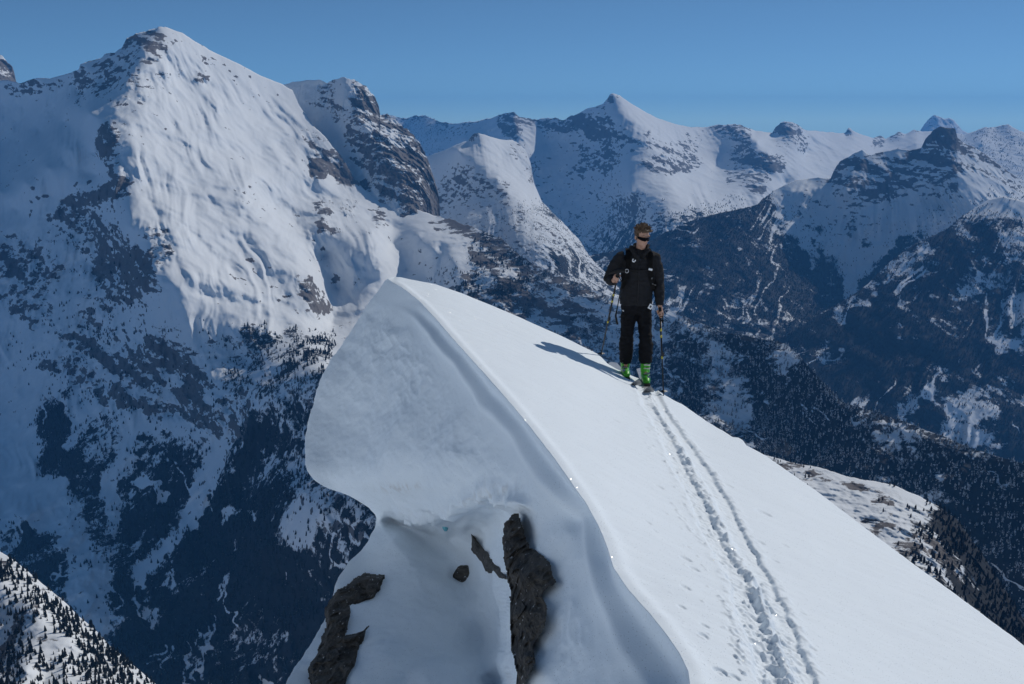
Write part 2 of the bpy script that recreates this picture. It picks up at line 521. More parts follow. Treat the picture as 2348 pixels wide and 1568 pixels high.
# ---- the great snow mountain on the left with the long wooded spur that runs off to the right
sky1 = [(-160, 200, 4.9), (-60, 186, 4.9), (20, 184, 4.85), (45, 192, 4.8), (72, 184, 4.75), (85, 178, 4.7), (115, 180, 4.7), (160, 168, 4.6), (180, 160, 4.5),
        (184, 145, 4.5), (200, 140, 4.5), (230, 135, 4.45), (242, 125, 4.45), (262, 120, 4.4), (278, 110, 4.4), (290, 90, 4.4), (310, 78, 4.4),
        (340, 70, 4.35), (362, 61, 4.3), (380, 63, 4.3), (420, 76, 4.32), (460, 103, 4.35), (500, 125, 4.4), (550, 147, 4.42), (600, 175, 4.45),
        (645, 192, 4.5), (670, 207, 4.5), (685, 240, 4.42), (700, 262, 4.36), (720, 290, 4.28), (745, 315, 4.2), (770, 345, 4.15), (800, 385, 4.1),
        (812, 410, 4.05), (830, 430, 4.02), (850, 446, 4.0), (880, 460, 4.0), (920, 470, 3.98), (960, 482, 3.96), (1000, 495, 3.95), (1030, 503, 3.9),
        (1080, 518, 3.8), (1120, 535, 3.7), (1150, 545, 3.65), (1168, 565, 3.6), (1200, 590, 3.5), (1250, 618, 3.4), (1300, 640, 3.3), (1400, 680, 3.15),
        (1518, 703, 3.0), (1590, 735, 2.9), (1654, 760, 2.8), (1720, 772, 2.75), (1790, 785, 2.7), (1806, 790, 2.68), (1841, 826, 2.55), (1885, 875, 2.45),
        (1934, 924, 2.35), (2042, 957, 2.25), (2159, 999, 2.15), (2238, 1032, 2.1), (2346, 1064, 2.0), (2480, 1110, 1.9)]
spine = [(362, 61, 4.3), (330, 120, 4.15), (300, 170, 4.05), (240, 238, 3.92), (208, 262, 3.84), (222, 300, 3.76), (240, 335, 3.66), (250, 380, 3.55), (262, 410, 3.46), (280, 430, 3.40),
         (285, 480, 3.32), (300, 520, 3.22), (350, 530, 3.16), (362, 580, 3.05), (345, 640, 2.98), (380, 690, 2.92), (410, 725, 2.85), (470, 735, 2.8), (560, 755, 2.72), (650, 770, 2.65), (700, 765, 2.6), (760, 800, 2.5)]
ctrl1 = densify(spine, 28) + densify([(560, 430, 3.46), (590, 480, 3.36), (640, 545, 3.2), (680, 590, 3.08), (712, 630, 2.98), (722, 700, 2.82)], 30)
ctrl1 += [
    # broad lit face
    (420, 180, 4.14), (520, 220, 4.2), (600, 250, 4.28), (400, 300, 3.80), (500, 320, 3.84), (600, 350, 3.92), (680, 340, 4.05), (340, 420, 3.45), (430, 430, 3.46), (520, 400, 3.6),
    (450, 540, 3.12), (540, 560, 3.14), (600, 640, 2.96), (480, 640, 2.90), (420, 620, 2.95), (640, 700, 2.80), (560, 700, 2.80),
    (740, 400, 3.9), (690, 430, 3.78), (760, 460, 3.8), (660, 400, 3.78),
    # gully to its right and the round buttresses
    (630, 470, 3.58), (680, 510, 3.50), (740, 590, 3.40), (770, 660, 3.25), (760, 740, 2.95), (700, 480, 3.62), (740, 510, 3.46), (800, 545, 3.4), (850, 535, 3.42), (868, 565, 3.34),
    (870, 620, 3.2), (800, 610, 3.26), (830, 690, 3.1), (900, 560, 3.62), (930, 620, 3.5), (960, 540, 3.62), (1000, 560, 3.52), (1040, 600, 3.34), (1060, 660, 3.15), (980, 640, 3.42),
    (1100, 600, 3.42), (1080, 640, 3.3), (1150, 650, 3.25), (1180, 700, 3.2), (1240, 720, 3.15), (1290, 760, 3.06), (1350, 780, 3.0), (1420, 800, 2.95), (900, 520, 3.74), (850, 500, 3.74),
    # shaded left faces
    (270, 150, 4.32), (240, 190, 4.3), (180, 210, 4.52), (100, 230, 4.70), (0, 230, 4.92), (-150, 240, 4.95), (150, 280, 4.42), (90, 300, 4.62), (0, 330, 4.85), (-150, 380, 4.8),
    # sunlit terrace
    (185, 300, 4.02), (120, 340, 4.18), (60, 370, 4.32), (0, 395, 4.45), (-120, 430, 4.55), (160, 345, 3.88), (110, 385, 3.92), (60, 420, 3.98), (0, 440, 4.08), (190, 320, 3.92), (-120, 500, 4.1),
    (215, 350, 3.86), (220, 400, 3.82), (180, 420, 3.80),
    # wall under the terrace
    (120, 450, 3.93), (40, 480, 4.05), (0, 540, 4.0), (220, 500, 3.72), (140, 560, 3.76), (60, 620, 3.82), (250, 600, 3.52), (180, 680, 3.48), (80, 720, 3.6), (0, 760, 3.7), (-150, 800, 3.8),
    (300, 700, 3.22), (230, 780, 3.3), (140, 780, 3.42), (60, 820, 3.5), (330, 780, 3.1), (250, 840, 3.2), (160, 850, 3.3), (80, 890, 3.4), (0, 900, 3.5), (450, 800, 2.8), (560, 830, 2.7),
    (350, 900, 3.0), (460, 930, 2.86), (250, 930, 3.12), (600, 900, 2.6), (680, 880, 2.5), (740, 860, 2.4), (700, 980, 2.42), (560, 1000, 2.66), (420, 1030, 2.84), (280, 1050, 2.96), (160, 1040, 3.06),
    (90, 1000, 3.2), (30, 1000, 3.3), (-100, 1000, 3.4),
    # gorge line and the wall on its far side
    (0, 1085, 3.15), (60, 1105, 3.05), (120, 1190, 2.85), (180, 1330, 2.56), (220, 1420, 2.42), (280, 1540, 2.25), (-120, 1060, 3.2),
    (200, 1150, 2.9), (300, 1180, 2.8), (430, 1160, 2.7), (560, 1140, 2.54), (680, 1080, 2.4), (300, 1330, 2.56), (420, 1300, 2.5), (540, 1260, 2.44), (380, 1440, 2.38), (500, 1420, 2.32),
    (640, 1180, 2.2), (700, 1130, 2.12), (780, 1120, 2.02), (860, 1160, 1.92), (600, 1260, 2.2), (720, 1250, 2.02), (800, 1230, 1.95), (820, 1280, 1.9), (640, 1340, 2.12), (740, 1350, 2.0), (560, 1420, 2.16), (660, 1460, 2.02), (600, 1560, 2.0),
    (420, 1560, 2.08), (780, 1500, 1.85), (900, 1300, 1.85), (950, 1560, 1.7), (850, 1000, 2.3), (950, 1100, 2.0), (950, 900, 2.5), (950, 800, 2.8),
    # the spur behind the skier
    (1560, 800, 2.85), (1650, 870, 2.66), (1750, 860, 2.64), (1800, 930, 2.48), (1700, 980, 2.5), (1880, 980, 2.34), (1950, 1050, 2.2), (2050, 1050, 2.17), (2150, 1120, 2.05), (2250, 1200, 1.98),
    (2347, 1300, 1.85), (2347, 1180, 1.93), (1500, 900, 2.75), (1400, 950, 2.7), (1600, 1000, 2.5), (2000, 1300, 2.0), (2200, 1500, 1.8), (2480, 1500, 1.75)]
def turn(u):
    return np.interp(u, [300, 700, 900, 1300], [0, 0.48, 0.48, 0])
ctrl1 = [(a[0], a[1], a[2] + float(turn(a[0])) * (1 if a[1] < 860 else 0)) for a in ctrl1]
sky1 = [(a[0], a[1], a[2] + float(turn(a[0]))) for a in sky1]

rock1 = field(
    [(300, 90, .55, 22), (270, 125, .6, 18), (190, 150, .7, 22), (215, 170, .6, 22), (230, 165, .45, 20), (80, 190, .5, 20), (345, 112, .7, 14), (320, 110, .5, 14), (460, 178, .8, 13), (495, 232, .30, 14), (380, 165, .3, 16),
     (270, 190, .38, 18), (320, 195, .38, 18), (395, 195, .4, 10), (455, 135, .4, 12), (250, 320, .5, 12), (262, 355, .4, 12), (430, 90, .15, 20)] +
    strip([(250, 300), (245, 350), (262, 400), (275, 425)], 8, .62, 14) + strip([(60, 197), (100, 203), (140, 198), (175, 192)], 6, .52, 10) + strip([(176, 178), (190, 212), (180, 238)], 7, .62, 10) + strip([(240, 140), (256, 165), (250, 192)], 7, .55, 10) + strip([(20, 200), (60, 215)], 5, .45, 10) + strip([(90, 240), (120, 262)], 5, .45, 10) +
    strip([(150, 480), (230, 440), (275, 425)], 9, .66, 12) + strip([(120, 510), (170, 500), (230, 520)], 11, .58, 14) + [(190, 475, .18, 12), (250, 480, .15, 14), (200, 540, .2, 14)] + strip([(60, 580), (120, 620), (60, 660)], 18, .55, 20) +
    strip([(0, 560), (20, 600)], 14, .6) + strip([(30, 690), (70, 720), (110, 700)], 14, .62, 18) + strip([(230, 620), (300, 615), (350, 610)], 14, .8, 14) +
    strip([(180, 560), (230, 560), (250, 590)], 18, .5, 18) + strip([(350, 535), (370, 545), (372, 580), (370, 600)], 9, .8, 9) +
    strip([(230, 690), (300, 660), (340, 640)], 16, .5, 18) +
    strip([(85, 830), (140, 840), (200, 860), (260, 900), (320, 935), (370, 940), (440, 960)], 9, .84, 12) +
    strip([(140, 770), (220, 800), (300, 860), (360, 880)], 8, .74, 12) + strip([(340, 790), (420, 840), (470, 880)], 9, .7, 12) + strip([(410, 900), (450, 940), (490, 980)], 9, .74, 12) + strip([(180, 730), (260, 770), (330, 830)], 7, .55, 12) + [(240, 870, .2, 14), (310, 890, .2, 14), (200, 835, .22, 10), (380, 910, .2, 12), (400, 870, .22, 12)] +
    strip([(520, 985), (560, 975)], 12, .85, 12) + strip([(480, 980), (520, 950), (560, 900)], 14, .6, 18) +
    strip([(750, 350), (780, 370), (800, 385)], 11, .9, 10) + strip([(700, 310), (730, 325)], 8, .6, 10) + [(725, 378, .75, 8), (740, 480, .9, 10), (725, 488, .7, 8), (735, 525, .9, 11), (760, 530, .85, 10), (800, 485, .7, 8), (865, 498, .8, 9), (560, 458, .6, 9), (545, 490, .6, 6),
     (710, 640, .8, 9), (715, 670, .8, 10), (730, 700, .8, 8), (690, 660, .5, 8), (820, 640, .7, 6), (770, 640, .6, 5), (960, 570, .5, 8), (1010, 520, .55, 12), (1060, 530, .5, 14), (1110, 560, .6, 16), (1140, 600, .7, 18), (1180, 640, .65, 22), (1150, 690, .6, 20), (1230, 650, .6, 22),
     (1290, 700, .5, 30), (1350, 740, .5, 30), (1200, 590, .6, 16), (1040, 650, .4, 14), (1000, 640, .35, 12)] +
    # plain snow
    [(480, 300, 0, 60), (420, 400, 0, 60), (560, 330, 0, 60), (480, 520, 0, 60), (600, 600, 0, 50), (540, 660, 0, 40), (640, 260, 0, 40), (100, 250, 0, 50), (60, 300, 0, 40), (150, 220, 0, 26), (100, 390, 0, 36), (0, 400, 0, 60), (200, 400, 0.1, 22),
     (660, 480, 0, 30), (700, 560, 0.02, 40), (800, 560, 0, 30), (840, 600, 0.05, 30), (930, 530, 0, 30), (900, 620, 0.05, 40), (1000, 580, 0, 24), (200, 600, .12, 30), (120, 560, .12, 26), (40, 850, .02, 40), (20, 780, .05, 40), (100, 760, .15, 30), (300, 740, .2, 30),
     (20, 950, .02, 50), (60, 1040, 0, 40), (400, 990, .05, 30), (500, 1040, .1, 40), (300, 980, .05, 20), (350, 690, .1, 20), (150, 690, .1, 30), (260, 780, .2, 20), (560, 850, .2, 40), (650, 850, .25, 40), (420, 200, 0, 30), (420, 130, 0, 20), (520, 180, 0, 30),
     (400, 1200, .1, 80), (600, 1300, .1, 80), (200, 1300, .2, 60), (800, 1180, .25, 40), (700, 1200, .05, 40),
     (1600, 850, .25, 80), (1800, 950, .2, 80), (2100, 1100, .2, 100), (1450, 760, .35, 60)], 60)

gully = [(strip([(520, 960), (500, 1010), (470, 1100), (430, 1190), (380, 1260), (320, 1320)], 11, 0, 16)),
         strip([(250, 1090), (255, 1160), (262, 1210)], 8, 0, 14), strip([(30, 950), (45, 1040), (90, 1110), (140, 1180), (180, 1260), (210, 1340), (240, 1430)], 17, .02, 16),
         strip([(190, 900), (185, 960), (160, 1020)], 8, .1, 12), strip([(310, 940), (300, 1000), (280, 1070)], 9, .15, 12)]
wood1 = field(
    [s for g in gully for s in g] +
    [(600, 1120, .9, 30), (560, 1200, 1, 40), (460, 1300, 1, 40), (520, 1400, 1, 60), (650, 1420, 1, 60), (400, 1430, 1, 60), (300, 1400, .9, 40), (600, 1530, .85, 50), (360, 1200, .95, 30), (320, 1240, .95, 30), (330, 1120, .85, 30), (400, 1130, .85, 26), (210, 1180, .7, 30), (230, 1260, .7, 26), (130, 1290, .8, 26),
     (130, 950, .8, 26), (140, 1010, .9, 24), (110, 1060, .8, 20), (240, 1000, .6, 22), (225, 1060, .7, 20), (380, 1040, .6, 26), (430, 1060, .65, 26), (580, 1060, .75, 30), (640, 1010, .85, 26), (660, 960, .7, 24), (620, 900, .55, 24), (560, 850, .4, 26), (680, 850, .5, 22), (500, 790, .5, 22), (600, 790, .55, 18), (560, 760, .55, 16), (460, 770, .45, 16),
     (700, 1010, .9, 22), (400, 760, .4, 22), (440, 850, .25, 26), (720, 830, .55, 18), (740, 790, .5, 14), (660, 775, .5, 12), (380, 830, .2, 26),
     (720, 1300, .95, 40), (800, 1290, .9, 30), (820, 1170, .45, 22), (760, 1200, .35, 18), (700, 1170, .35, 18), (650, 1220, .5, 16), (640, 1160, .6, 18), (790, 1250, .25, 14), (850, 1150, .6, 12), (700, 1240, .10, 12), (690, 1130, .5, 18), (735, 1275, .85, 14),
     (0, 700, .05, 60), (0, 560, .04, 60), (100, 620, .06, 60), (250, 560, .08, 50), (300, 660, .15, 30), (200, 740, .2, 40), (120, 800, .25, 40), (250, 860, .12, 30), (320, 900, .1, 30), (400, 940, .1, 30), (420, 990, .2, 26), (480, 930, .2, 24), (350, 960, .05, 18), (60, 850, .06, 30),
     (480, 500, 0, 90), (300, 300, 0, 120), (700, 400, 0, 120), (560, 640, 0, 60), (440, 690, .02, 20), (500, 700, .03, 20), (620, 730, .03, 20), (700, 700, .03, 18), (820, 650, .01, 60), (950, 600, .01, 40), (0, 1000, .02, 40), (-100, 900, .02, 60), (0, 1060, .05, 24),
     (1000, 640, .35, 14), (1060, 670, .45, 16), (1040, 620, .1, 14), (1110, 640, .35, 22), (1150, 580, .45, 18), (1150, 660, .55, 22), (1200, 620, .5, 24), (1230, 680, .3, 20), (1260, 720, .15, 20), (1320, 740, .5, 30), (1400, 740, .5, 40), (1350, 700, .4, 30), (1190, 700, .15, 14),
     (1560, 740, .5, 30), (1600, 830, .6, 40), (1700, 800, .75, 40), (1780, 790, .8, 20), (1790, 820, .35, 16), (1800, 850, .5, 14), (1850, 870, .9, 30), (1700, 900, .55, 26), (1680, 930, .3, 20), (1820, 940, .95, 40), (1950, 1000, .95, 50), (1900, 920, .8, 20), (2000, 970, .6, 18), (2050, 985, .55, 18), (2100, 1030, .75, 26), (2200, 1040, .8, 26), (2080, 1090, .85, 24),
     (2140, 1090, .4, 14), (2160, 1130, .5, 18), (2250, 1150, .95, 40), (2330, 1100, .95, 30), (2300, 1300, 1, 80), (2200, 1250, .9, 40), (1600, 950, .7, 40), (1500, 800, .6, 40), (1480, 900, .6, 40), (2000, 1200, .8, 60)], 60)

R_M1 = [(700, 62, .75, .9, 1.6, 'f'), (330, 34, .70, 1.0, 2.6, 'r'), (180, 10, .5, 1.3, 2.2, 'f'), (110, 9, .30, 2.6, 1.6, 'r'), (40, 3.4, .22, 3.0, 1.1, 'r'), (15, 1.3, .1, 2.6, 0.8, 'r')]
layer('mountain', sky1, ctrl1, [(-160, 1600), (900, 1620), (1100, 1250), (1500, 1100), (2480, 1750)], 840, 480, rock1, wood1, M_MTN, R_M1, ucols=[(0, -160), (0.04, -5), (0.66, 1200), (0.70, 1400), (1, 2480)], jag=1.5, seed=1.7, smooth=0.0006, spots=1.0, fan=[(240, -420, 14.0, 300.0, 27.0), (240, -420, 37.0, 170.0, 11.0)],
      knolls=[(345, 110, 12, 20), (328, 118, 10, 16), (460, 178, 13, 22), (500, 230, 17, 20), (508, 246, 12, 14), (382, 166, 14, 14), (412, 163, 10, 12), (325, 195, 10, 16), (292, 195, 10, 14), (398, 198, 8, 12), (455, 134, 10, 12), (600, 285, 9, 11), (480, 345, 9, 9),
              (412, 278, 14, 10), (560, 458, 15, 26), (548, 492, 8, 12), (588, 475, 8, 14), (740, 480, 15, 24), (735, 526, 18, 22), (800, 485, 10, 16), (865, 497, 13, 20), (725, 378, 11, 16), (748, 386, 9, 12), (815, 628, 14, 20), (860, 590, 26, 34), (770, 560, 28, 30), (985, 575, 16, 22), (1060, 640, 20, 28),
              (690, 320, 10, 12), (225, 345, 16, 18), (300, 300, 12, 10), (262, 250, 16, 14), (620, 380, 20, 12), (380, 480, 16, 9), (520, 520, 22, 12), (430, 650, 24, 14), (95, 190, 10, 18), (190, 150, 12, 26), (215, 165, 10, 20), (140, 200, 12, 16)],
      grooves=[([(425, 525), (470, 560), (505, 600)], 9, 16), ([(470, 672), (540, 692), (600, 696), (650, 690)], 13, 20), ([(380, 330), (450, 352), (520, 345)], 12, 10), ([(270, 285), (340, 305), (420, 330), (470, 380)], 12, 11), ([(598, 440), (650, 500), (700, 560), (745, 640), (762, 730)], 26, 60),
               ([(885, 560), (905, 620), (930, 680)], 20, 34), ([(1010, 570), (1020, 630)], 15, 26), ([(302, 118), (282, 160), (262, 205)], 15, 36), ([(560, 540), (610, 610), (660, 680)], 8, 9), ([(460, 430), (520, 510), (560, 590)], 8, 8), ([(340, 460), (390, 560), (420, 640)], 8, 8), ([(640, 330), (690, 400), (720, 450)], 10, 14),
               ([(60, 200), (52, 260), (30, 320)], 10, 18), ([(122, 205), (112, 262), (92, 300)], 9, 16), ([(30, 205), (10, 265)], 8, 14), ([(205, 190), (190, 240)], 8, 18), ([(130, 620), (190, 600), (240, 640)], 14, 20), ([(60, 540), (110, 640), (90, 740)], 16, 24), ([(210, 460), (180, 560), (170, 660)], 12, 18)])

# ---- rock tower at the left edge
sky0 = [(-140, 190, 5.6), (-100, 120, 5.6), (-50, 105, 5.6), (-10, 122, 5.6), (6, 130, 5.6), (18, 146, 5.6), (28, 152, 5.6), (33, 166, 5.6), (38, 190, 5.6), (40, 215, 5.6)]
layer('rock_tower', sky0, [(-40, 200, 5.35), (10, 200, 5.4), (-120, 230, 5.5), (-20, 150, 5.5), (30, 230, 5.6)], [(-140, 300), (40, 300)], 90, 70,
      field([(0, 150, .85, 40), (10, 175, 1, 20), (-5, 132, .3, 8), (-60, 110, .3, 20)]), None, M_MTN,
      [(120, 20, .5, 1, 2, 'r'), (40, 6, .5, 1, 1.5, 'r')], back=300, seed=4.2)

# ---- dark rock peak behind the right shoulder
sky2 = [(600, 230, 5.3), (640, 196, 5.3), (655, 194, 5.25), (672, 188, 5.2), (700, 184, 5.15), (735, 183, 5.1), (750, 191, 5.1), (768, 182, 5.02), (790, 177, 4.95), (815, 187, 4.95), (840, 200, 4.96), (858, 220, 4.98), (868, 242, 5.0),
        (872, 262, 5.0), (886, 263, 4.98), (905, 270, 4.97), (914, 282, 4.95), (935, 297, 4.92), (955, 320, 4.88), (970, 345, 4.85), (985, 380, 4.8), (995, 410, 4.76), (1003, 440, 4.74), (1007, 465, 4.72), (1009, 500, 4.7), (1030, 530, 4.7)]
ctrl2 = densify([(790, 177, 4.95), (795, 230, 4.84), (820, 270, 4.76), (850, 310, 4.68), (880, 350, 4.6), (920, 400, 4.5), (970, 470, 4.42)], 25) + [
    (700, 230, 5.1), (730, 280, 5.02), (770, 320, 4.9), (800, 370, 4.74), (760, 250, 5.0), (840, 420, 4.6), (900, 460, 4.42), (960, 520, 4.3), (930, 350, 4.74), (970, 400, 4.66), (990, 450, 4.6), (700, 330, 5.0), (850, 500, 4.4), (650, 260, 5.3)]
rock2 = field([(840, 225, .9, 14), (815, 205, .5, 12), (860, 245, .95, 10), (790, 200, .25, 12), (770, 265, .6, 10), (735, 240, .6, 10), (715, 236, .6, 8), (745, 210, .5, 8), (880, 290, .7, 14), (830, 300, .62, 16), (820, 330, .62, 16), (860, 350, .8, 18), (890, 330, .85, 18), (920, 330, .85, 16), (905, 380, .95, 18), (940, 370, .92, 16),
               (870, 400, .55, 12), (880, 430, .75, 12), (850, 425, .6, 10), (920, 430, .9, 16), (960, 410, .95, 16), (985, 440, .95, 16), (990, 480, .95, 14), (955, 460, .85, 14), (820, 400, .12, 10), (835, 380, .5, 10), (850, 450, .3, 10),
               (700, 200, .02, 20), (720, 270, .05, 22), (760, 300, .05, 22), (790, 340, .1, 16), (690, 240, .05, 16), (780, 220, .1, 12), (900, 462, .3, 10)], 40)
layer('rock_peak', sky2, ctrl2, [(600, 420), (760, 480), (1030, 600)], 330, 230, rock2, None, M_MTN,
      [(260, 40, .4, 1, 2.2, 'r'), (90, 19, .3, 1.3, 2.4, 'r'), (35, 8, .2, 1.4, 1.4, 'r'), (14, 3, .1, 1.3, 1.0, 'r')], jag=1.9, back=600, seed=7.9, smooth=0.0004)

# ---- sunlit ridge in the gap between the peaks
sky2b = [(930, 400, 7.0), (976, 360, 6.8), (1018, 345, 6.65), (1045, 333, 6.55), (1071, 321, 6.5), (1085, 308, 6.45), (1095, 304, 6.4), (1110, 309, 6.42), (1123, 314, 6.45), (1150, 320, 6.6), (1172, 321, 6.7), (1190, 330, 6.72), (1205, 345, 6.7), (1216, 372, 6.6), (1224, 420, 6.4),
         (1242, 462, 6.2), (1262, 482, 6.1), (1290, 510, 5.95), (1327, 549, 5.75), (1350, 585, 5.6), (1420, 660, 5.4)]
ctrl2b = densify([(1071, 321, 6.5), (1050, 345, 6.3), (1085, 372, 6.15), (1115, 392, 6.05), (1140, 410, 5.95), (1165, 440, 5.8), (1200, 468, 5.65), (1240, 500, 5.55), (1290, 535, 5.5)], 20) + [
    (980, 380, 6.72), (1020, 378, 6.5), (1000, 420, 6.5), (1050, 430, 6.2), (1010, 480, 6.2), (1070, 480, 5.85), (1120, 450, 5.9), (1120, 520, 5.5), (1200, 540, 5.2), (1280, 590, 5.1), (1050, 540, 5.6), (1150, 360, 6.4), (1190, 400, 6.35), (1150, 385, 6.2), (1210, 450, 6.0), (1350, 680, 5.0), (1100, 620, 5.2)]
rock2b = field([(1085, 306, .6, 10), (1045, 420, .55, 18), (1100, 420, .5, 22), (1140, 430, .62, 18), (1030, 440, .5, 16), (1180, 350, .4, 12), (1205, 400, .45, 12), (1020, 400, .3, 16), (1190, 480, .35, 20), (1250, 520, .35, 20), (1090, 480, .3, 30),
                (1120, 360, 0, 26), (1170, 400, 0, 20), (1210, 450, 0.05, 16), (1040, 370, 0, 14), (1000, 380, 0.05, 20)], 40)
wood2b = field([(1240, 520, .35, 24), (1180, 520, .3, 24), (1290, 570, .5, 24), (1130, 520, .25, 20), (1300, 620, .6, 30), (1200, 580, .5, 30), (1290, 530, .25, 14), (1120, 350, 0, 50), (1050, 420, 0, 40), (1170, 430, 0, 20)], 40)
layer('snow_ridge', sky2b, ctrl2b, [(930, 560), (1420, 760)], 270, 190, rock2b, wood2b, M_MTN,
      [(300, 22, .5, 1, 2.2, 'r'), (100, 8, .6, 1.6, 2.0, 'r'), (40, 3, .3, 1.6, 1.4, 'r')], jag=1.2, back=500, seed=3.1, smooth=0.0003, spots=0.3, fan=[(1080, 120, 12.0, 260.0, 24.0)])

# ---- the main chain with the pyramid
sky3 = [(840, 270, 14), (880, 262, 14), (905, 268, 14), (935, 272, 13.8), (955, 264, 13.6), (975, 266, 13.4), (1000, 275, 13), (1012, 281, 12.6), (1040, 285, 12), (1060, 280, 11.6), (1100, 277, 11.2), (1130, 270, 11), (1150, 264, 10.8), (1165, 258, 10.6), (1177, 257, 10.5),
        (1190, 268, 10.5), (1220, 275, 10.5), (1260, 272, 10.4), (1290, 275, 10.3), (1320, 262, 10.1), (1345, 250, 10), (1380, 240, 9.8), (1392, 228, 9.75), (1398, 217, 9.7), (1406, 214, 9.7), (1420, 220, 9.75), (1445, 235, 9.85), (1475, 255, 10), (1510, 272, 10.2),
        (1550, 285, 10.5), (1585, 292, 10.8), (1610, 292, 11), (1650, 286, 11), (1685, 285, 10.8), (1700, 288, 10.8), (1730, 300, 11), (1770, 304, 11.2), (1778, 290, 11), (1797, 280, 10.9), (1815, 280, 10.9), (1835, 292, 11), (1847, 299, 11.3), (1900, 303, 12), (1938, 307, 12.3),
        (1945, 296, 12.3), (1955, 301, 12.3), (1970, 307, 12.5), (2000, 316, 12.8), (2015, 312, 13), (2030, 318, 13), (2060, 303, 13), (2075, 307, 13), (2095, 297, 13), (2115, 302, 13), (2170, 300, 13), (2210, 310, 12.6), (2260, 290, 12.4), (2280, 293, 12.4), (2310, 285, 12.2), (2347, 303, 12), (2480, 310, 12)]
ctrl3 = densify([(1406, 214, 9.7), (1440, 260, 9.5), (1475, 300, 9.3), (1500, 335, 9.1), (1530, 360, 8.95)], 20) + densify([(1460, 345, 9.0), (1455, 380, 8.7), (1448, 440, 8.2)], 18) + \
    densify([(1510, 400, 8.5), (1540, 430, 8.2), (1570, 470, 7.9)], 18) + densify([(1177, 257, 10.5), (1185, 310, 10.1), (1200, 360, 9.8)], 20) + \
    densify([(1797, 280, 10.9), (1800, 320, 10.6), (1830, 335, 10.5)], 20) + densify([(1690, 286, 10.8), (1735, 325, 10.0), (1760, 350, 9.8), (1800, 385, 9.7), (1830, 400, 9.7)], 18) + [
    (1300, 330, 10.2), (1250, 330, 10.35), (1230, 400, 10.1), (1300, 400, 10.0), (1380, 320, 9.72), (1380, 400, 9.5), (1300, 470, 9.75), (1240, 480, 9.8), (1350, 520, 9.3), (1300, 540, 9.4), (1400, 470, 9.2), (1430, 520, 8.4), (1500, 500, 7.7), (1380, 580, 8.7), (1600, 520, 7.4),
    (1550, 330, 9.9), (1590, 350, 10.1), (1620, 390, 9.7), (1580, 400, 9.2), (1630, 440, 8.9), (1560, 420, 8.6), (1650, 330, 10.55), (1640, 380, 10.2), (1680, 400, 9.7), (1690, 350, 10.3), (1700, 440, 9.0), (1660, 470, 8.4), (1740, 430, 9.1), (1740, 400, 9.5), (1690, 375, 9.9),
    (1850, 350, 10.9), (1900, 360, 11), (1950, 350, 11.4), (1880, 390, 10.3), (1800, 420, 9.6), (2000, 340, 12.2), (2100, 330, 12.2), (2250, 330, 11.6), (2347, 380, 11), (2280, 380, 11.0), (2200, 420, 10.5), (1950, 450, 9.5), (1000, 320, 12), (950, 340, 12.6), (1060, 320, 11), (1120, 310, 10.8),
    (1100, 400, 10), (900, 400, 12), (1150, 290, 10.6), (1500, 620, 7.0), (1700, 560, 7.6), (2347, 560, 9)]
rock3 = field(strip([(1190, 275), (1290, 285), (1330, 275), (1350, 290), (1400, 300), (1440, 318), (1480, 322), (1510, 330), (1540, 345)], 9, .72, 12) +
    [(1165, 268, .7, 12), (1180, 285, .6, 12), (1335, 360, .62, 12), (1330, 385, .6, 12), (1395, 345, .5, 9), (1390, 380, .65, 12), (1400, 225, .5, 8), (1385, 243, .4, 8), (1500, 380, .6, 12), (1540, 385, .75, 12), (1560, 360, .6, 12), (1590, 375, .5, 12), (1580, 390, .6, 10), (1530, 360, .6, 10), (1600, 330, .4, 10),
     (1690, 365, .85, 12), (1720, 368, .95, 13), (1755, 372, .95, 12), (1785, 378, .8, 10), (1700, 405, .5, 12), (1725, 420, .6, 12), (1680, 395, .4, 12), (1650, 300, .55, 12), (1690, 312, .5, 14), (1630, 298, .4, 12), (1800, 295, .6, 10), (1785, 320, .65, 12), (1840, 328, .7, 10), (1820, 310, .5, 10), (1945, 300, 1, 7), (2015, 316, .6, 9), (2060, 308, .6, 10), (2095, 302, .6, 9), (2260, 295, .6, 12), (2310, 290, .5, 14),
     (955, 270, .6, 12), (905, 272, .6, 14), (1020, 285, .6, 12), (1060, 284, .5, 12), (1100, 282, .4, 12), (1000, 300, .35, 16), (1250, 420, .25, 30), (1300, 350, .2, 26), (1300, 440, .25, 30), (1400, 430, .2, 26), (1280, 500, .35, 26), (1350, 480, .3, 20), (1420, 510, .45, 24), (1480, 480, .3, 14), (1470, 460, .55, 12), (1540, 500, .4, 26), (1440, 470, .5, 12),
     (1450, 290, .02, 18), (1520, 310, 0, 16), (1460, 410, 0, 12), (1500, 430, 0, 18), (1560, 450, 0, 22), (1620, 430, 0, 26), (1700, 455, 0, 16), (1640, 340, .05, 22), (1760, 330, 0, 16), (1850, 370, 0, 30), (1900, 340, .05, 26), (1960, 330, .05, 20), (2100, 320, .1, 30), (2250, 330, .05, 40), (2330, 360, .1, 40), (1100, 310, .1, 24), (950, 310, .15, 26), (1240, 300, .1, 20), (1360, 268, .2, 14), (1420, 250, .05, 10)], 40)
wood3 = field([(1430, 540, .6, 30), (1350, 560, .35, 24), (1500, 520, .6, 24), (1570, 505, .5, 16), (1600, 490, .35, 14), (1640, 480, .3, 12), (1690, 475, .35, 12), (1660, 462, .12, 8), (1480, 490, .3, 16), (1290, 520, .25, 24), (1400, 500, .2, 20), (1300, 400, 0, 60), (1500, 400, 0, 50), (1620, 430, 0, 24), (1800, 380, 0, 80), (1380, 450, .03, 30)], 40)
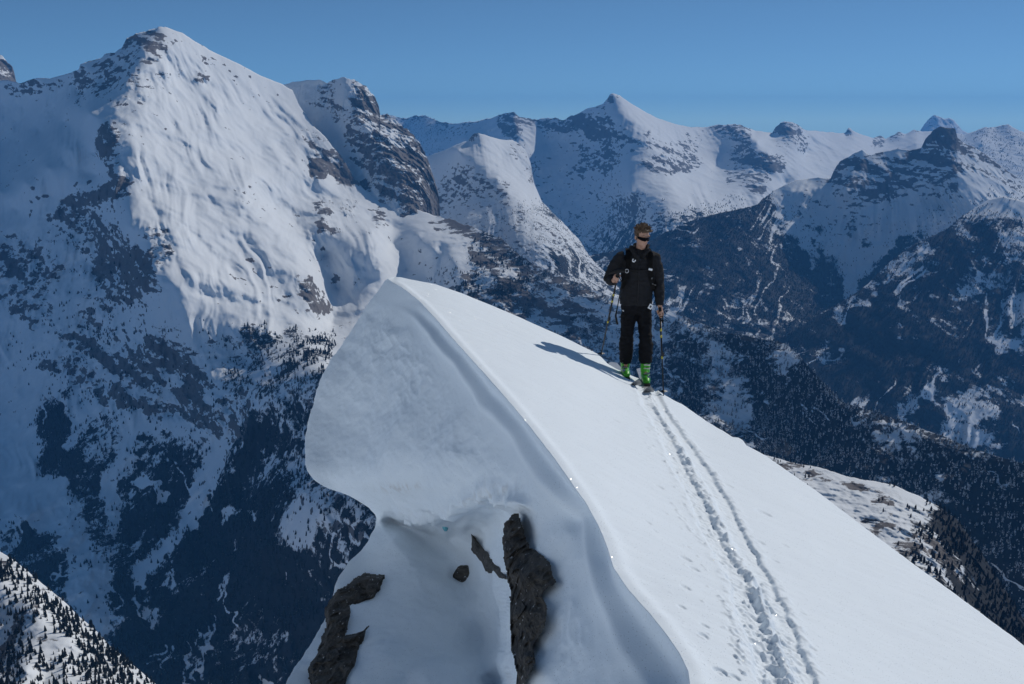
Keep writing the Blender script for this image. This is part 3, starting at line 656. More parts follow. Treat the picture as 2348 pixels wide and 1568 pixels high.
layer('mountain_chain', sky3, ctrl3, [(840, 560), (1300, 640), (1700, 640), (2480, 600)], 620, 200, rock3, wood3, M_MTN_FAR,
      [(520, 55, .7, 1, 2.0, 'r'), (150, 13, .5, 1.8, 1.8, 'r'), (55, 4.5, .3, 2, 1.4, 'r')], jag=1.3, back=900, seed=9.3, smooth=0.0002, spots=0.7, bscale=2.0, fan=[(1480, 60, 16.0, 300.0, 46.0), (1480, 60, 42.0, 200.0, 18.0)])

# ---- very distant blue peak
skyF = [(2040, 325, 17.5), (2085, 315, 17.5), (2108, 301, 17.5), (2118, 285, 17.5), (2128, 274, 17.5), (2140, 264, 17.5), (2150, 266, 17.5), (2165, 273, 17.5), (2176, 270, 17.5), (2186, 274, 17.5), (2194, 284, 17.5), (2205, 298, 17.5), (2230, 312, 17.5), (2270, 325, 17.5)]
layer('distant_peak', skyF, [(2140, 300, 17.2), (2190, 310, 17.2), (2150, 330, 17), (2060, 340, 17.2), (2250, 340, 17.2)], [(2040, 370), (2270, 370)], 120, 50,
      field([(2140, 270, .5, 14), (2180, 280, .4, 14), (2160, 310, .2, 30)]), None, M_MTN_FAR, [(300, 40, 1, 1, 1.6, 'r'), (110, 14, 1, 1, 1.6, 'r')], jag=.5, back=900, seed=2.2)

# ---- shaded massif on the right
sky4 = [(1300, 600, 5.4), (1340, 590, 5.35), (1400, 576, 5.35), (1480, 558, 5.45), (1540, 525, 5.65), (1580, 508, 5.75), (1640, 490, 5.9), (1700, 478, 6.05), (1736, 469, 6.2), (1755, 450, 6.4), (1777, 435, 6.55), (1800, 424, 6.6), (1826, 412, 6.65), (1850, 410, 6.7), (1876, 406, 6.7), (1903, 410, 6.7), (1912, 390, 6.65), (1926, 371, 6.6),
        (1950, 355, 6.6), (1976, 343, 6.6), (1990, 356, 6.62), (2026, 348, 6.65), (2060, 340, 6.65), (2085, 345, 6.65), (2112, 338, 6.62), (2121, 318, 6.6), (2130, 309, 6.58), (2140, 297, 6.56), (2157, 291, 6.55), (2189, 293, 6.56), (2195, 318, 6.6), (2215, 330, 6.65), (2234, 338, 6.7), (2279, 370, 6.75), (2310, 392, 6.8), (2346, 415, 6.9), (2480, 470, 7)]
ctrl4 = densify([(2160, 291, 6.55), (2155, 340, 6.45), (2180, 380, 6.35), (2210, 420, 6.25), (2235, 470, 6.1)], 25) + densify([(1976, 343, 6.6), (1965, 400, 6.4), (1940, 440, 6.25)], 20) + densify([(1777, 435, 6.55), (1780, 490, 6.35), (1800, 560, 6.1), (1850, 640, 5.8), (1880, 700, 5.5)], 25) + [
    (2050, 400, 6.5), (2080, 450, 6.45), (2000, 470, 6.45), (1950, 520, 6.35), (1955, 600, 6.1), (1958, 660, 5.9), (1900, 560, 6.15), (2030, 560, 6.15), (2060, 520, 6.28), (2110, 500, 6.28), (1870, 470, 6.55), (1840, 440, 6.5), (2150, 470, 6.3), (2280, 430, 6.5), (2346, 470, 6.6), (2300, 520, 6.0), (2100, 620, 5.85), (2200, 600, 5.85), (2347, 650, 5.4),
    (1700, 560, 5.6), (1600, 560, 5.4), (1500, 600, 5.1), (1400, 620, 5.0), (1700, 640, 5.15), (1600, 650, 4.95), (1500, 680, 4.7), (1780, 640, 5.25), (1800, 720, 4.8), (1700, 740, 4.55), (1600, 760, 4.3), (1900, 760, 4.7), (1750, 820, 4.1), (1400, 720, 4.4), (1850, 850, 4.0)]
rock4 = field([(2160, 310, 1, 18), (2150, 345, .7, 16), (2180, 335, .75, 14), (2110, 370, .6, 20), (2060, 380, .65, 20), (2040, 400, .7, 18), (2090, 410, .55, 20), (1950, 380, .55, 18), (1930, 400, .65, 16), (1980, 400, .5, 16), (1900, 440, .35, 20), (2010, 370, .45, 16), (2150, 400, .45, 20), (1990, 430, .5, 16), (2230, 370, .5, 16), (2290, 400, .55, 18), (2330, 420, .55, 18),
               (2060, 460, .42, 14), (2000, 455, .35, 14), (2100, 455, .35, 14), (1960, 500, .32, 18), (1820, 440, .2, 14), (1800, 425, .1, 10), (1870, 430, .2, 14), (2110, 480, .1, 22), (2030, 500, .1, 20), (1955, 600, .0, 18), (1900, 490, .2, 20), (2240, 420, 0, 14), (2280, 445, 0, 16), (2330, 455, 0, 14), (1760, 470, .3, 14), (2150, 520, .15, 24), (1970, 350, .2, 8), (2050, 350, .2, 12)], 40)
g4 = strip([(1870, 470), (1900, 530), (1930, 590), (1950, 640), (1958, 660)], 10, .05, 14) + strip([(1950, 520), (1955, 580), (1958, 620)], 10, .1, 12) + strip([(2080, 500), (2030, 550), (1990, 600), (1962, 650)], 9, .1, 12) + strip([(1800, 480), (1830, 540), (1870, 600)], 7, .2, 12)
wood4 = field(g4 + [(1560, 560, .9, 40), (1640, 520, .85, 24), (1700, 500, .85, 22), (1740, 480, .8, 14), (1760, 520, .6, 18), (1780, 560, .85, 18), (1700, 580, .92, 40), (1600, 620, .95, 40), (1500, 600, .9, 40), (1420, 600, .8, 30), (1830, 600, .95, 22), (1860, 660, .95, 24), (1900, 640, .85, 12), (1920, 600, .7, 8), (1780, 680, .9, 30), (1650, 700, .85, 30), (1800, 745, .7, 20),
    (1540, 700, .8, 30), (1600, 780, .6, 26), (1700, 760, .7, 26), (1880, 520, .55, 10), (1850, 500, .4, 12), (1900, 560, .5, 8), (2000, 640, .9, 20), (2030, 610, .85, 14), (1990, 560, .6, 10), (2060, 570, .7, 16), (2120, 540, .5, 16), (1800, 640, .9, 20), (1620, 670, .5, 8), (1540, 650, .75, 12), (1450, 680, .7, 26), (1750, 720, .5, 14), (1690, 690, .5, 9),
    (2050, 430, .02, 40), (1950, 430, .03, 30), (1850, 430, .03, 24), (2150, 430, .03, 30), (2260, 410, .02, 40), (2050, 490, .1, 20), (1960, 490, .12, 16), (2150, 500, .2, 20), (2100, 640, .9, 30), (2300, 480, .3, 30)], 45)
sky4 = [(a[0], a[1], 6.6 - (6.6 - a[2]) * 0.62 if a[2] < 6.6 else a[2]) for a in sky4]
ctrl4 = [(a[0], a[1], 6.6 - (6.6 - a[2]) * 0.62 if a[2] < 6.6 else a[2]) for a in ctrl4]
layer('wooded_massif', sky4, ctrl4, [(1300, 800), (1700, 950), (2480, 760)], 460, 260, rock4, wood4, M_MTN_FAR,
      [(420, 34, .7, 1.1, 2.4, 'r'), (150, 12, .6, 1.5, 2.2, 'r'), (55, 4, .3, 1.8, 1.4, 'r')], jag=.8, back=700, seed=5.5, smooth=0.0003, bscale=2.0, fan=[(2020, 120, 14.0, 400.0, 58.0), (2020, 120, 33.0, 260.0, 22.0)])

# ---- forested hills at the right
sky5 = [(1500, 920, 3.4), (1600, 870, 3.55), (1700, 820, 3.75), (1780, 785, 3.9), (1840, 745, 4.1), (1885, 715, 4.25), (1926, 694, 4.35), (1960, 672, 4.45), (1990, 650, 4.55), (2040, 600, 4.8), (2098, 558, 5.0), (2166, 528, 5.2), (2200, 500, 5.35), (2230, 480, 5.45), (2265, 458, 5.5), (2300, 450, 5.5), (2347, 462, 5.5), (2480, 480, 5.5)]
ctrl5 = [(2347, 560, 5.0), (2250, 560, 4.95), (2150, 600, 4.7), (2050, 660, 4.4), (1990, 690, 4.25), (2100, 690, 4.3), (2200, 680, 4.4), (2300, 660, 4.55), (1900, 740, 4.05), (2000, 770, 3.85), (2120, 760, 3.9), (2250, 770, 3.95), (2347, 760, 4.05), (1850, 820, 3.6), (1960, 860, 3.4), (2080, 860, 3.4), (2200, 870, 3.45), (2320, 880, 3.5),
         (1800, 900, 3.2), (2000, 950, 3.0), (2150, 930, 3.15), (2280, 950, 3.15), (2347, 1000, 3.0), (2200, 1000, 2.9), (2050, 1020, 2.8), (1900, 1000, 2.85), (2347, 1120, 2.6), (2200, 1150, 2.5), (2480, 900, 3.5), (1700, 950, 3.0)]
rock5 = field([(2270, 470, .0, 20), (2200, 560, .2, 40), (2000, 800, .1, 100), (2300, 700, .15, 60), (2330, 480, .1, 30)], 60)
lit5 = [(2320, 695, .25, 18), (2280, 770, .35, 9), (2300, 790, .1, 9), (2090, 895, .4, 11), (2130, 890, .4, 11), (2240, 905, .35, 12), (2080, 930, .4, 12), (2220, 915, .12, 16), (2260, 935, .2, 12), (2190, 930, .35, 12), (2180, 1000, .4, 12), (2240, 1010, .15, 16), (2290, 1020, .3, 14), (2320, 860, .4, 9)]
wood5 = field(lit5 + [(2150, 580, .8, 40), (2250, 560, .75, 30), (2347, 600, .75, 40), (2050, 660, .85, 24), (1940, 712, .7, 14), (1930, 735, .45, 12), (1980, 690, .75, 16), (2000, 740, .95, 30), (1900, 780, .95, 30), (2100, 720, .9, 30), (2060, 700, .55, 12), (2140, 690, .6, 10), (2200, 740, .9, 24), (2200, 700, .6, 14), (2300, 650, .75, 24), (2300, 730, .85, 20), (2100, 800, .97, 40), (2200, 830, .97, 40), (1900, 860, .97, 50), (2000, 860, .97, 40),
    (2330, 820, .9, 24), (2030, 890, .95, 20), (2000, 950, .9, 30), (2130, 860, .95, 20), (2150, 950, .8, 12), (2300, 900, .85, 14), (2100, 1000, .9, 20), (2347, 960, .9, 20), (2330, 1060, .95, 30), (2250, 1060, .9, 20), (2260, 980, .8, 10), (1800, 860, .95, 40), (1700, 880, .9, 40), (2050, 610, .6, 14), (2110, 570, .45, 12), (2270, 465, .05, 14), (2340, 470, .1, 16), (2240, 500, .5, 14), (2347, 520, .6, 14), (2000, 660, .3, 8), (2080, 590, .25, 8)], 45)
sky5 = [(a[0], a[1], 5.4 - (5.4 - a[2]) * 0.42 if a[2] < 5.4 else a[2]) for a in sky5]
ctrl5 = [(a[0], a[1], 5.4 - (5.4 - a[2]) * 0.42 if a[2] < 5.4 else a[2]) for a in ctrl5]
layer('forested_hill', sky5, ctrl5, [(1500, 1150), (2480, 1300)], 400, 300, rock5, wood5, M_MTN_FAR,
      [(500, 38, .8, 1, 1.8, 'f'), (170, 12, .8, 1, 1.8, 'r'), (60, 3.5, .6, 1, 1.4, 'r')], jag=.8, back=500, seed=6.1, smooth=0.0003, bscale=2.0, fan=[(2420, 300, 11.0, 500.0, 62.0), (2420, 300, 27.0, 300.0, 24.0)])

# ---- sunlit snowy spur below the ridge on the right
sky6 = [(1600, 1000, 1.45), (1700, 1030, 1.45), (1766, 1046, 1.42), (1820, 1062, 1.4), (1869, 1069, 1.38), (1905, 1080, 1.36), (1939, 1092, 1.34), (1985, 1100, 1.32), (2028, 1107, 1.31), (2065, 1118, 1.30), (2098, 1134, 1.29), (2150, 1160, 1.28), (2192, 1190, 1.27), (2230, 1240, 1.25), (2290, 1330, 1.22), (2400, 1500, 1.15), (2480, 1620, 1.1)]
ctrl6 = [(1850, 1130, 1.27), (1900, 1150, 1.23), (1960, 1130, 1.27), (2050, 1160, 1.22), (2120, 1200, 1.18), (2000, 1220, 1.13), (2100, 1280, 1.06), (2200, 1300, 1.1), (2150, 1350, 1.0), (1950, 1250, 1.08), (2250, 1420, 1.0), (2350, 1560, .95), (1750, 1150, 1.2), (2100, 1450, .9), (1800, 1080, 1.35)]
wood6 = field([(1780, 1056, .35, 12), (1830, 1075, .28, 14), (1900, 1100, .03, 22), (1980, 1125, .02, 20), (2050, 1145, .1, 18), (2110, 1160, .35, 16), (2170, 1190, .6, 16), (2200, 1230, .85, 18), (2110, 1230, .5, 14), (2060, 1230, .18, 14), (2000, 1200, .06, 20), (2080, 1290, .55, 20), (2130, 1300, .3, 14), (2180, 1300, .75, 20), (2220, 1350, .95, 26), (2150, 1350, .6, 20), (2300, 1480, .97, 50), (1950, 1180, .03, 20), (2020, 1260, .3, 18)], 30)
layer('snowy_spur', sky6, ctrl6, [(1600, 1250), (2000, 1450), (2480, 1800)], 270, 170, field([(1900, 1110, .34, 40), (2000, 1150, .34, 40), (2100, 1250, .36, 50), (1960, 1120, .6, 14), (2010, 1145, .55, 12), (1870, 1085, .55, 12), (2080, 1160, .5, 14)]), wood6, M_MTN,
      [(90, 15, .9, 1, 1.3, 'f'), (34, 6.5, .8, 1.2, 1.2, 'r'), (12, 1.6, .8, 1.5, 1.0, 'r')], jag=.8, back=200, seed=8.4, smooth=0.0005)

# ---- near spur with scattered conifers, lower left
sky7 = [(-120, 1170, 1.30), (-40, 1236, 1.26), (0, 1264, 1.24), (30, 1282, 1.22), (60, 1306, 1.20), (100, 1340, 1.18), (140, 1372, 1.16), (180, 1412, 1.14), (215, 1440, 1.12), (250, 1478, 1.10), (290, 1512, 1.08), (330, 1545, 1.06), (370, 1580, 1.04), (430, 1640, 1.0)]
ctrl7 = [(0, 1330, 1.14), (80, 1400, 1.08), (160, 1460, 1.05), (0, 1420, 1.10), (90, 1480, 1.03), (180, 1540, 1.0), (0, 1520, 1.04), (100, 1568, .97), (220, 1620, .90), (0, 1640, .86), (300, 1660, .9), (-120, 1400, 1.08), (-120, 1560, .92), (150, 1520, 1.0), (60, 1540, .95)]
wood7 = field(strip([(0, 1290), (60, 1340), (120, 1390), (180, 1440), (240, 1500)], 10, .75, 16) + strip([(0, 1272), (70, 1330), (140, 1388), (190, 1432)], 5, .12, 12) + strip([(20, 1320), (70, 1365), (120, 1410)], 6, .06, 12) +
              [(20, 1360, .5, 16), (30, 1420, .55, 20), (80, 1440, .12, 18), (120, 1470, .06, 16), (150, 1500, .25, 14), (20, 1490, .55, 24), (80, 1520, .4, 20), (190, 1500, .6, 14), (220, 1540, .75, 20), (140, 1550, .35, 18), (0, 1550, .6, 30), (280, 1560, .7, 18), (60, 1400, .35, 12)], 24)
layer('near_spur', sky7, ctrl7, [(-120, 1720), (430, 1760)], 180, 140, field([(100, 1400, .32, 80), (150, 1500, .3, 60), (200, 1470, .55, 20), (40, 1440, .5, 26), (90, 1530, .5, 24)]), None, M_MTN,
      [(70, 6, .8, 1, 1.4, 'f'), (25, 2.0, .8, 1.2, 1.2, 'r')], jag=.6, back=250, seed=2.9, smooth=0.0005)

# ---- valley floor that carries everything out to the horizon
gp = []
for i in range(81):
    for j in range(81):
        x = (i - 40) * 900.0; y = -16000 + j * 450.0
        gp.append((x, y, -2600 + 180 * math.sin(i * 0.7) * math.cos(j * 0.5)))
vf = link('valley_floor', mesh_np('valley_floor', gp, grid_faces(81, 81)), M_MTN_FAR)
vf['kind'] = 'structure'

# ---- unseen snow flank added behind the photographer to bounce sunlight onto the cornice
def bounce_flank():
    n = 110
    gx = np.linspace(-520, 160, n); gy = np.linspace(-520, 26, n)
    X, Y = np.meshgrid(gx, gy)
    r = np.maximum(-Y - 4, 0)
    Z = -4.2 + 0.62 * r * sstep(0, 60, r) * (1 - 0.25 * sstep(100, 400, r)) - 0.5 * np.maximum(X - 4, 0)
    Z += 5.0 * fbm(X / 60, Y / 60, X * 0, 4) * sstep(5, 60, r)
    q = (-X - 25) * 0.72 - Y * 0.69
    left = sstep(5, 30, -X)
    Z = Z * (1 - left) + left * (-38 + 0.80 * q * (1 - 0.2 * sstep(150, 500, q)) + 6 * fbm(X / 70 + 3, Y / 70, X * 0, 4))
    Z = Z - 40 * sstep(-3, 8, Y) * (1 - sstep(20, 60, -X))
    me = mesh_np('bounce_flank', np.stack([X, Y, Z], -1).reshape(-1, 3), grid_faces(n, n), {'dust': np.zeros(n * n)})
    o = link('bounce_flank', me, M_RIDGE); o['kind'] = 'structure'
bounce_flank()

# ------------------------------------------------------------------ forests
def scatter(name, per_m2, hmin, hmax, seed, thr=0.05, woodf=None, cap=60000, power=1.3):
    L = LAYERS[name]
    P, N = L['P'], L['N']
    wood = L['wood'] if woodf is None else np.clip(woodf(L['U'], L['V']), 0, 1)
    r = np.random.default_rng(seed)
    a = P[:-1, :-1]; b = P[1:, :-1]; c = P[:-1, 1:]; d = P[1:, 1:]
    area = np.linalg.norm(np.cross(b - a, c - a), axis=-1)
    # plan area: trees keep their distance on the map, not on the cliff
    area = area * np.clip(np.abs(N[:-1, :-1, 2]), 0.45, 1.0)
    w = wood[:-1, :-1]
    clump = fbm(a[..., 0] / 60, a[..., 1] / 60, a[..., 2] / 60, 3)
    dens = per_m2 * np.where(w > thr, np.clip(w + 0.45 * clump * (w < 0.97), 0, 1), 0) ** power
    dens = dens * np.where(L['rock'][:-1, :-1] > 0.75, 0.15, 1.0)
    lam = np.minimum(area, 4000) * dens
    cnt = r.poisson(lam)
    ii, jj = np.nonzero(cnt)
    k = cnt[ii, jj]
    ii = np.repeat(ii, k); jj = np.repeat(jj, k)
    s = r.random(len(ii))[:, None]; t = r.random(len(ii))[:, None]
    p = a[ii, jj] * (1 - s) * (1 - t) + b[ii, jj] * s * (1 - t) + c[ii, jj] * (1 - s) * t + d[ii, jj] * s * t
    h = hmin + (hmax - hmin) * r.random(len(ii)) ** 1.4
    if len(p) > cap:
        q = r.permutation(len(p))[:cap]; p = p[q]; h = h[q]
    return p, h

def conifer_group(mat, brown=False):
    g = bpy.data.node_groups.new('conifer_stand', 'GeometryNodeTree')
    g.interface.new_socket('Geometry', in_out='INPUT', socket_type='NodeSocketGeometry')
    g.interface.new_socket('Geometry', in_out='OUTPUT', socket_type='NodeSocketGeometry')
    N = g.nodes; Lk = g.links
    gi = N.new('NodeGroupInput'); go = N.new('NodeGroupOutput')
    jn = N.new('GeometryNodeJoinGeometry')
    tiers = ((0.20, 0.12, 0.46), (0.155, 0.38, 0.34), (0.10, 0.64, 0.36)) if not brown else ((0.20, 0.20, 0.40), (0.17, 0.48, 0.52))
    for (r, z, dpt) in tiers:
        cn = N.new('GeometryNodeMeshCone')
        cn.fill_type = 'NONE'
        cn.inputs['Vertices'].default_value = 5
        cn.inputs['Radius Top'].default_value = 0.0 if z + dpt > 0.9 else r * 0.35
        cn.inputs['Radius Bottom'].default_value = r
        cn.inputs['Depth'].default_value = dpt
        tr = N.new('GeometryNodeTransform'); tr.inputs['Translation'].default_value = (0, 0, z)
        Lk.new(cn.outputs['Mesh'], tr.inputs['Geometry']); Lk.new(tr.outputs[0], jn.inputs[0])
    sm = N.new('GeometryNodeSetMaterial'); sm.inputs['Material'].default_value = mat
    Lk.new(jn.outputs[0], sm.inputs[0])
    ip = N.new('GeometryNodeInstanceOnPoints')
    Lk.new(gi.outputs[0], ip.inputs['Points']); Lk.new(sm.outputs[0], ip.inputs['Instance'])
    na = N.new('GeometryNodeInputNamedAttribute'); na.data_type = 'FLOAT_VECTOR'; na.inputs['Name'].default_value = 'tree_size'
    Lk.new(na.outputs['Attribute'], ip.inputs['Scale'])
    rv = N.new('FunctionNodeRandomValue'); rv.data_type = 'FLOAT_VECTOR'
    rv.inputs[0].default_value = (-0.06, -0.06, 0); rv.inputs[1].default_value = (0.06, 0.06, 6.28)
    Lk.new(rv.outputs[0], ip.inputs['Rotation'])
    Lk.new(ip.outputs[0], go.inputs[0])
    return g

def forest(name, p, h, group, label, sd):
    r = np.random.default_rng(sd)
    me = bpy.data.meshes.new(name)
    me.vertices.add(len(p)); me.vertices.foreach_set('co', (p - np.array([0, 0, 0.3])).astype(np.float32).ravel())
    wd = h * (0.75 + 0.6 * r.random(len(h)))
    at = me.attributes.new('tree_size', 'FLOAT_VECTOR', 'POINT')
    at.data.foreach_set('vector', np.stack([wd, wd, h], -1).astype(np.float32).ravel())
    o = link(name, me)
    md = o.modifiers.new('stand', 'NODES'); md.node_group = group
    tag(o, label, 'forest', kind='stuff')
    return o

G_CON = conifer_group(M_TREE)
G_FROST = conifer_group(M_TREE_FROST)
G_BRN = conifer_group(M_TREE_BROWN, True)
p, h = scatter('mountain', 0.020, 4, 15, 1, cap=110000)
left = p[:, 0] < 60
forest('forest', p[left], h[left], G_CON, 'dark conifer forest on the gorge walls under the great snow mountain', 1)
forest('forest', p[~left], h[~left], G_FROST, 'frosted mixed forest on the long spur running down behind the skier', 2)
p, h = scatter('snow_ridge', 0.006, 5, 11, 3)
forest('forest', p, h, G_FROST, 'thin frosted forest under the sunlit ridge between the peaks', 3)
p, h = scatter('mountain_chain', 0.004, 11, 18, 4)
forest('forest', p, h, G_CON, 'distant treeline below the pyramid peak and its snow bowl', 4)
p, h = scatter('wooded_massif', 0.016, 5, 15, 5, cap=90000)
forest('forest', p, h, G_BRN, 'blue shaded larch forest below the square topped rock peak', 5)
p, h = scatter('forested_hill', 0.016, 5, 15, 6, cap=110000)
forest('forest', p, h, G_BRN, 'larch forest with snowy clearings on the valley side', 6)
p, h = scatter('snowy_spur', 0.020, 4, 10, 7)
forest('forest', p, h, G_BRN, 'scrubby trees fringing the sunlit snow clearing beyond the slope', 7)

# individual conifers on the near spur
def conifer_mesh(seed):
    r = np.random.default_rng(seed)
    bm = bmesh.new()
    n = 7
    z = 0.10
    tiers = 6
    for k in range(tiers):
        f = k / tiers
        R = (0.21 - 0.175 * f) * r.uniform(0.85, 1.12)
        zt = z + 0.27 - 0.07 * f
        top = bm.verts.new((r.normal(0, .006), r.normal(0, .006), min(1.0, zt)))
        rim = []
        ph = r.uniform(0, 6.28)
        for i in range(n * 2):
            a = ph + math.pi * i / n
            rr = R * (1.0 if i % 2 == 0 else 0.55) * r.uniform(0.75, 1.2)
            rim.append(bm.verts.new((rr * math.cos(a), rr * math.sin(a), z - (0.05 if i % 2 == 0 else 0.0) * (1 - f) + r.normal(0, .01))))
        for i in range(n * 2):
            bm.faces.new((rim[i], rim[(i + 1) % (n * 2)], top))
        z += 0.145
    me = bpy.data.meshes.new('crown'); bm.to_mesh(me); bm.free()
    me.materials.append(M_TREE)
    return me
def trunk_mesh():
    bm = bmesh.new()
    bmesh.ops.create_cone(bm, segments=6, radius1=0.022, radius2=0.006, depth=0.8, cap_ends=True)
    bmesh.ops.translate(bm, vec=(0, 0, 0.36), verts=bm.verts)
    me = bpy.data.meshes.new('trunk'); bm.to_mesh(me); bm.free()
    me.materials.append(M_BARK)
    return me
CR = [conifer_mesh(k) for k in range(6)]; TK = trunk_mesh()
p, h = scatter('near_spur', 0.075, 3, 11, 21, woodf=wood7)
vis = []
for q, hh in zip(p, h):
    dep = q[1] * CP - q[2] * SP
    uu_ = CU + FD * q[0] / dep; vv_ = CV - FD * (q[1] * SP + q[2] * CP) / dep
    vis.append((0 if (-20 < uu_ < 400 and vv_ < 1600) else 1, -hh / dep))
order_ = sorted(range(len(p)), key=lambda i: vis[i])
rt = np.random.default_rng(4)
for c, i in enumerate(order_[:300]):
    t = empty('conifer', (p[i] - np.array([0, 0, 0.4])).tolist())
    hh = float(h[i]); w = hh * rt.uniform(0.8, 1.3)
    t.scale = (w, w, hh); t.rotation_euler = (rt.normal(0, .03), rt.normal(0, .03), rt.uniform(0, 6.28))
    kind_ = 0 if hh > 9.5 else (1 if hh > 6.5 else 2)
    tag(t, ('tall dark conifer standing on the steep snowy spur above the gorge', 'middle sized conifer on the steep snowy spur above the gorge', 'small young conifer on the steep snowy spur above the gorge')[kind_], 'tree', ('tall conifers on the near spur', 'middle sized conifers on the near spur', 'small conifers on the near spur')[kind_])
    link('crown', CR[c % 6], None, t); link('trunk', TK, None, t)
rest = order_[300:]
if rest:
    forest('forest', p[rest], h[rest], G_CON, 'further conifers thinning out down the near spur', 9)
# ------------------------------------------------------------------ the near ridge: cornice, ski slope, hollow with rocks
LIP = [(905, 636, 11.15), (885, 640, 11.0), (922, 660, 10.45), (960, 690, 9.95), (1000, 733, 9.2), (1040, 780, 8.5), (1085, 830, 7.85), (1130, 880, 7.3), (1182, 940, 6.7), (1230, 1000, 6.2), (1272, 1055, 5.8), (1310, 1110, 5.45), (1342, 1155, 5.2),
       (1370, 1205, 4.98), (1390, 1255, 4.74), (1405, 1305, 4.52), (1438, 1352, 4.36), (1480, 1400, 4.2), (1522, 1450, 4.04), (1556, 1500, 3.9), (1576, 1540, 3.79), (1580, 1575, 3.68)]
lip_v = np.array([a[1] for a in LIP], float); lip_u = np.array([a[0] for a in LIP], float); lip_d = np.array([a[2] for a in LIP], float)

def smooth1(xs, ys, q, w):
    """interpolation softened over +-w so that the polyline has no corners"""
    o = np.linspace(-1, 1, 9) * w
    k = 1 - (o / w) ** 2 + 0.05; k /= k.sum()
    return sum(kk * np.interp(q + oo, xs, ys) for kk, oo in zip(k, o))

# crest line of the sunny slope (its far outline) and the lip: together they carry the slope
SILD = [(905, 636, 11.15), (1000, 652, 11.2), (1130, 700, 11.25), (1280, 767, 11.3), (1373, 814, 11.3), (1440, 858, 11.1), (1493, 886, 10.85), (1547, 917, 10.55), (1620, 966, 10.1), (1700, 1010, 9.6), (1840, 1105, 8.6),
        (2000, 1222, 7.6), (2200, 1372, 6.6), (2347, 1482, 6.0), (2750, 1800, 4.8), (3100, 2100, 4.1)]
_c = SILD + LIP[1:] + [(1560, 1700, 3.3), (1450, 1900, 2.9), (1260, 2100, 2.6)]
SLOPE_TPS = TPS([(a[0], a[1]) for a in _c], [1.0 / a[2] for a in _c], 'tps', 1e-6)

def raycast(u, v):
    return 1.0 / np.clip(SLOPE_TPS(np.asarray(u, float), np.asarray(v, float)), 0.085, 0.6), True

SIL = [(905, 636), (940, 640), (1000, 652), (1060, 672), (1130, 700), (1200, 730), (1280, 767), (1344, 799), (1373, 814), (1391, 833), (1412, 846), (1440, 858), (1465, 868), (1493, 886), (1524, 904), (1547, 917), (1565, 926), (1620, 966),
       (1680, 1003), (1690, 1003), (1702, 1010), (1706, 1019), (1760, 1050), (1840, 1105), (1900, 1148), (2000, 1222), (2100, 1300), (2200, 1372), (2347, 1482), (2480, 1585), (2750, 1800), (3100, 2100)]
LEFT = [(905, 636), (885, 640), (843, 700), (800, 770), (768, 815), (740, 860), (722, 905), (710, 945), (700, 985), (696, 1010), (697, 1040), (700, 1065), (708, 1085), (722, 1102), (745, 1116), (775, 1128), (800, 1138), (825, 1152), (845, 1166), (858, 1180), (861, 1192),
        (858, 1205), (852, 1220), (846, 1234), (826, 1262), (800, 1290), (780, 1318), (766, 1342), (757, 1370), (747, 1400), (732, 1432), (715, 1465), (700, 1490), (678, 1528), (655, 1568), (600, 1665), (540, 1770), (380, 2100)]

def in_poly(U, V, poly):
    c = np.zeros(U.shape, bool)
    n = len(poly)
    for i in range(n):
        x1, y1 = poly[i]; x2, y2 = poly[(i + 1) % n]
        m = ((y1 > V) != (y2 > V)) & (U < (x2 - x1) * (V - y1) / ((y2 - y1) if y2 != y1 else 1e-9) + x1)
        c ^= m
    return c

def poly_dist(U, V, poly):
    dm = np.full(U.shape, 1e9); n = len(poly)
    for i in range(n):
        a = np.array(poly[i], float); b = np.array(poly[(i + 1) % n], float)
        ab = b - a; L2 = (ab ** 2).sum() + 1e-9
        t = np.clip(((U - a[0]) * ab[0] + (V - a[1]) * ab[1]) / L2, 0, 1)
        dm = np.minimum(dm, np.hypot(U - a[0] - t * ab[0], V - a[1] - t * ab[1]))
    return dm

HOLLOW = [(868, 1192), (890, 1172), (930, 1160), (975, 1166), (1010, 1178), (1050, 1166), (1095, 1146), (1140, 1146), (1172, 1166), (1176, 1210), (1160, 1260), (1166, 1340), (1170, 1440), (1178, 1600), (1060, 1600), (1000, 1500), (985, 1400), (960, 1330), (930, 1270), (890, 1225)]

def hollow(u, v):
    """how much deeper the wind has scoured under the cornice"""
    u = np.asarray(u, float); v = np.asarray(v, float)
    w = fbm(u / 45.0, v / 45.0, u * 0 + 4.0, 2) * 9
    dd_ = poly_dist(u + w, v + w, HOLLOW)
    sd_ = np.where(in_poly(u + w, v + w, HOLLOW), dd_, -dd_)
    top = sstep(-4, np.interp(v, [1180, 1240, 1300], [46, 70, 100]), sd_) * np.interp(v, [1140, 1230, 1330, 1450, 1600], [0.45, 0.5, 0.4, 0.35, 0.45])
    return top * (1 - 0.0 * v)

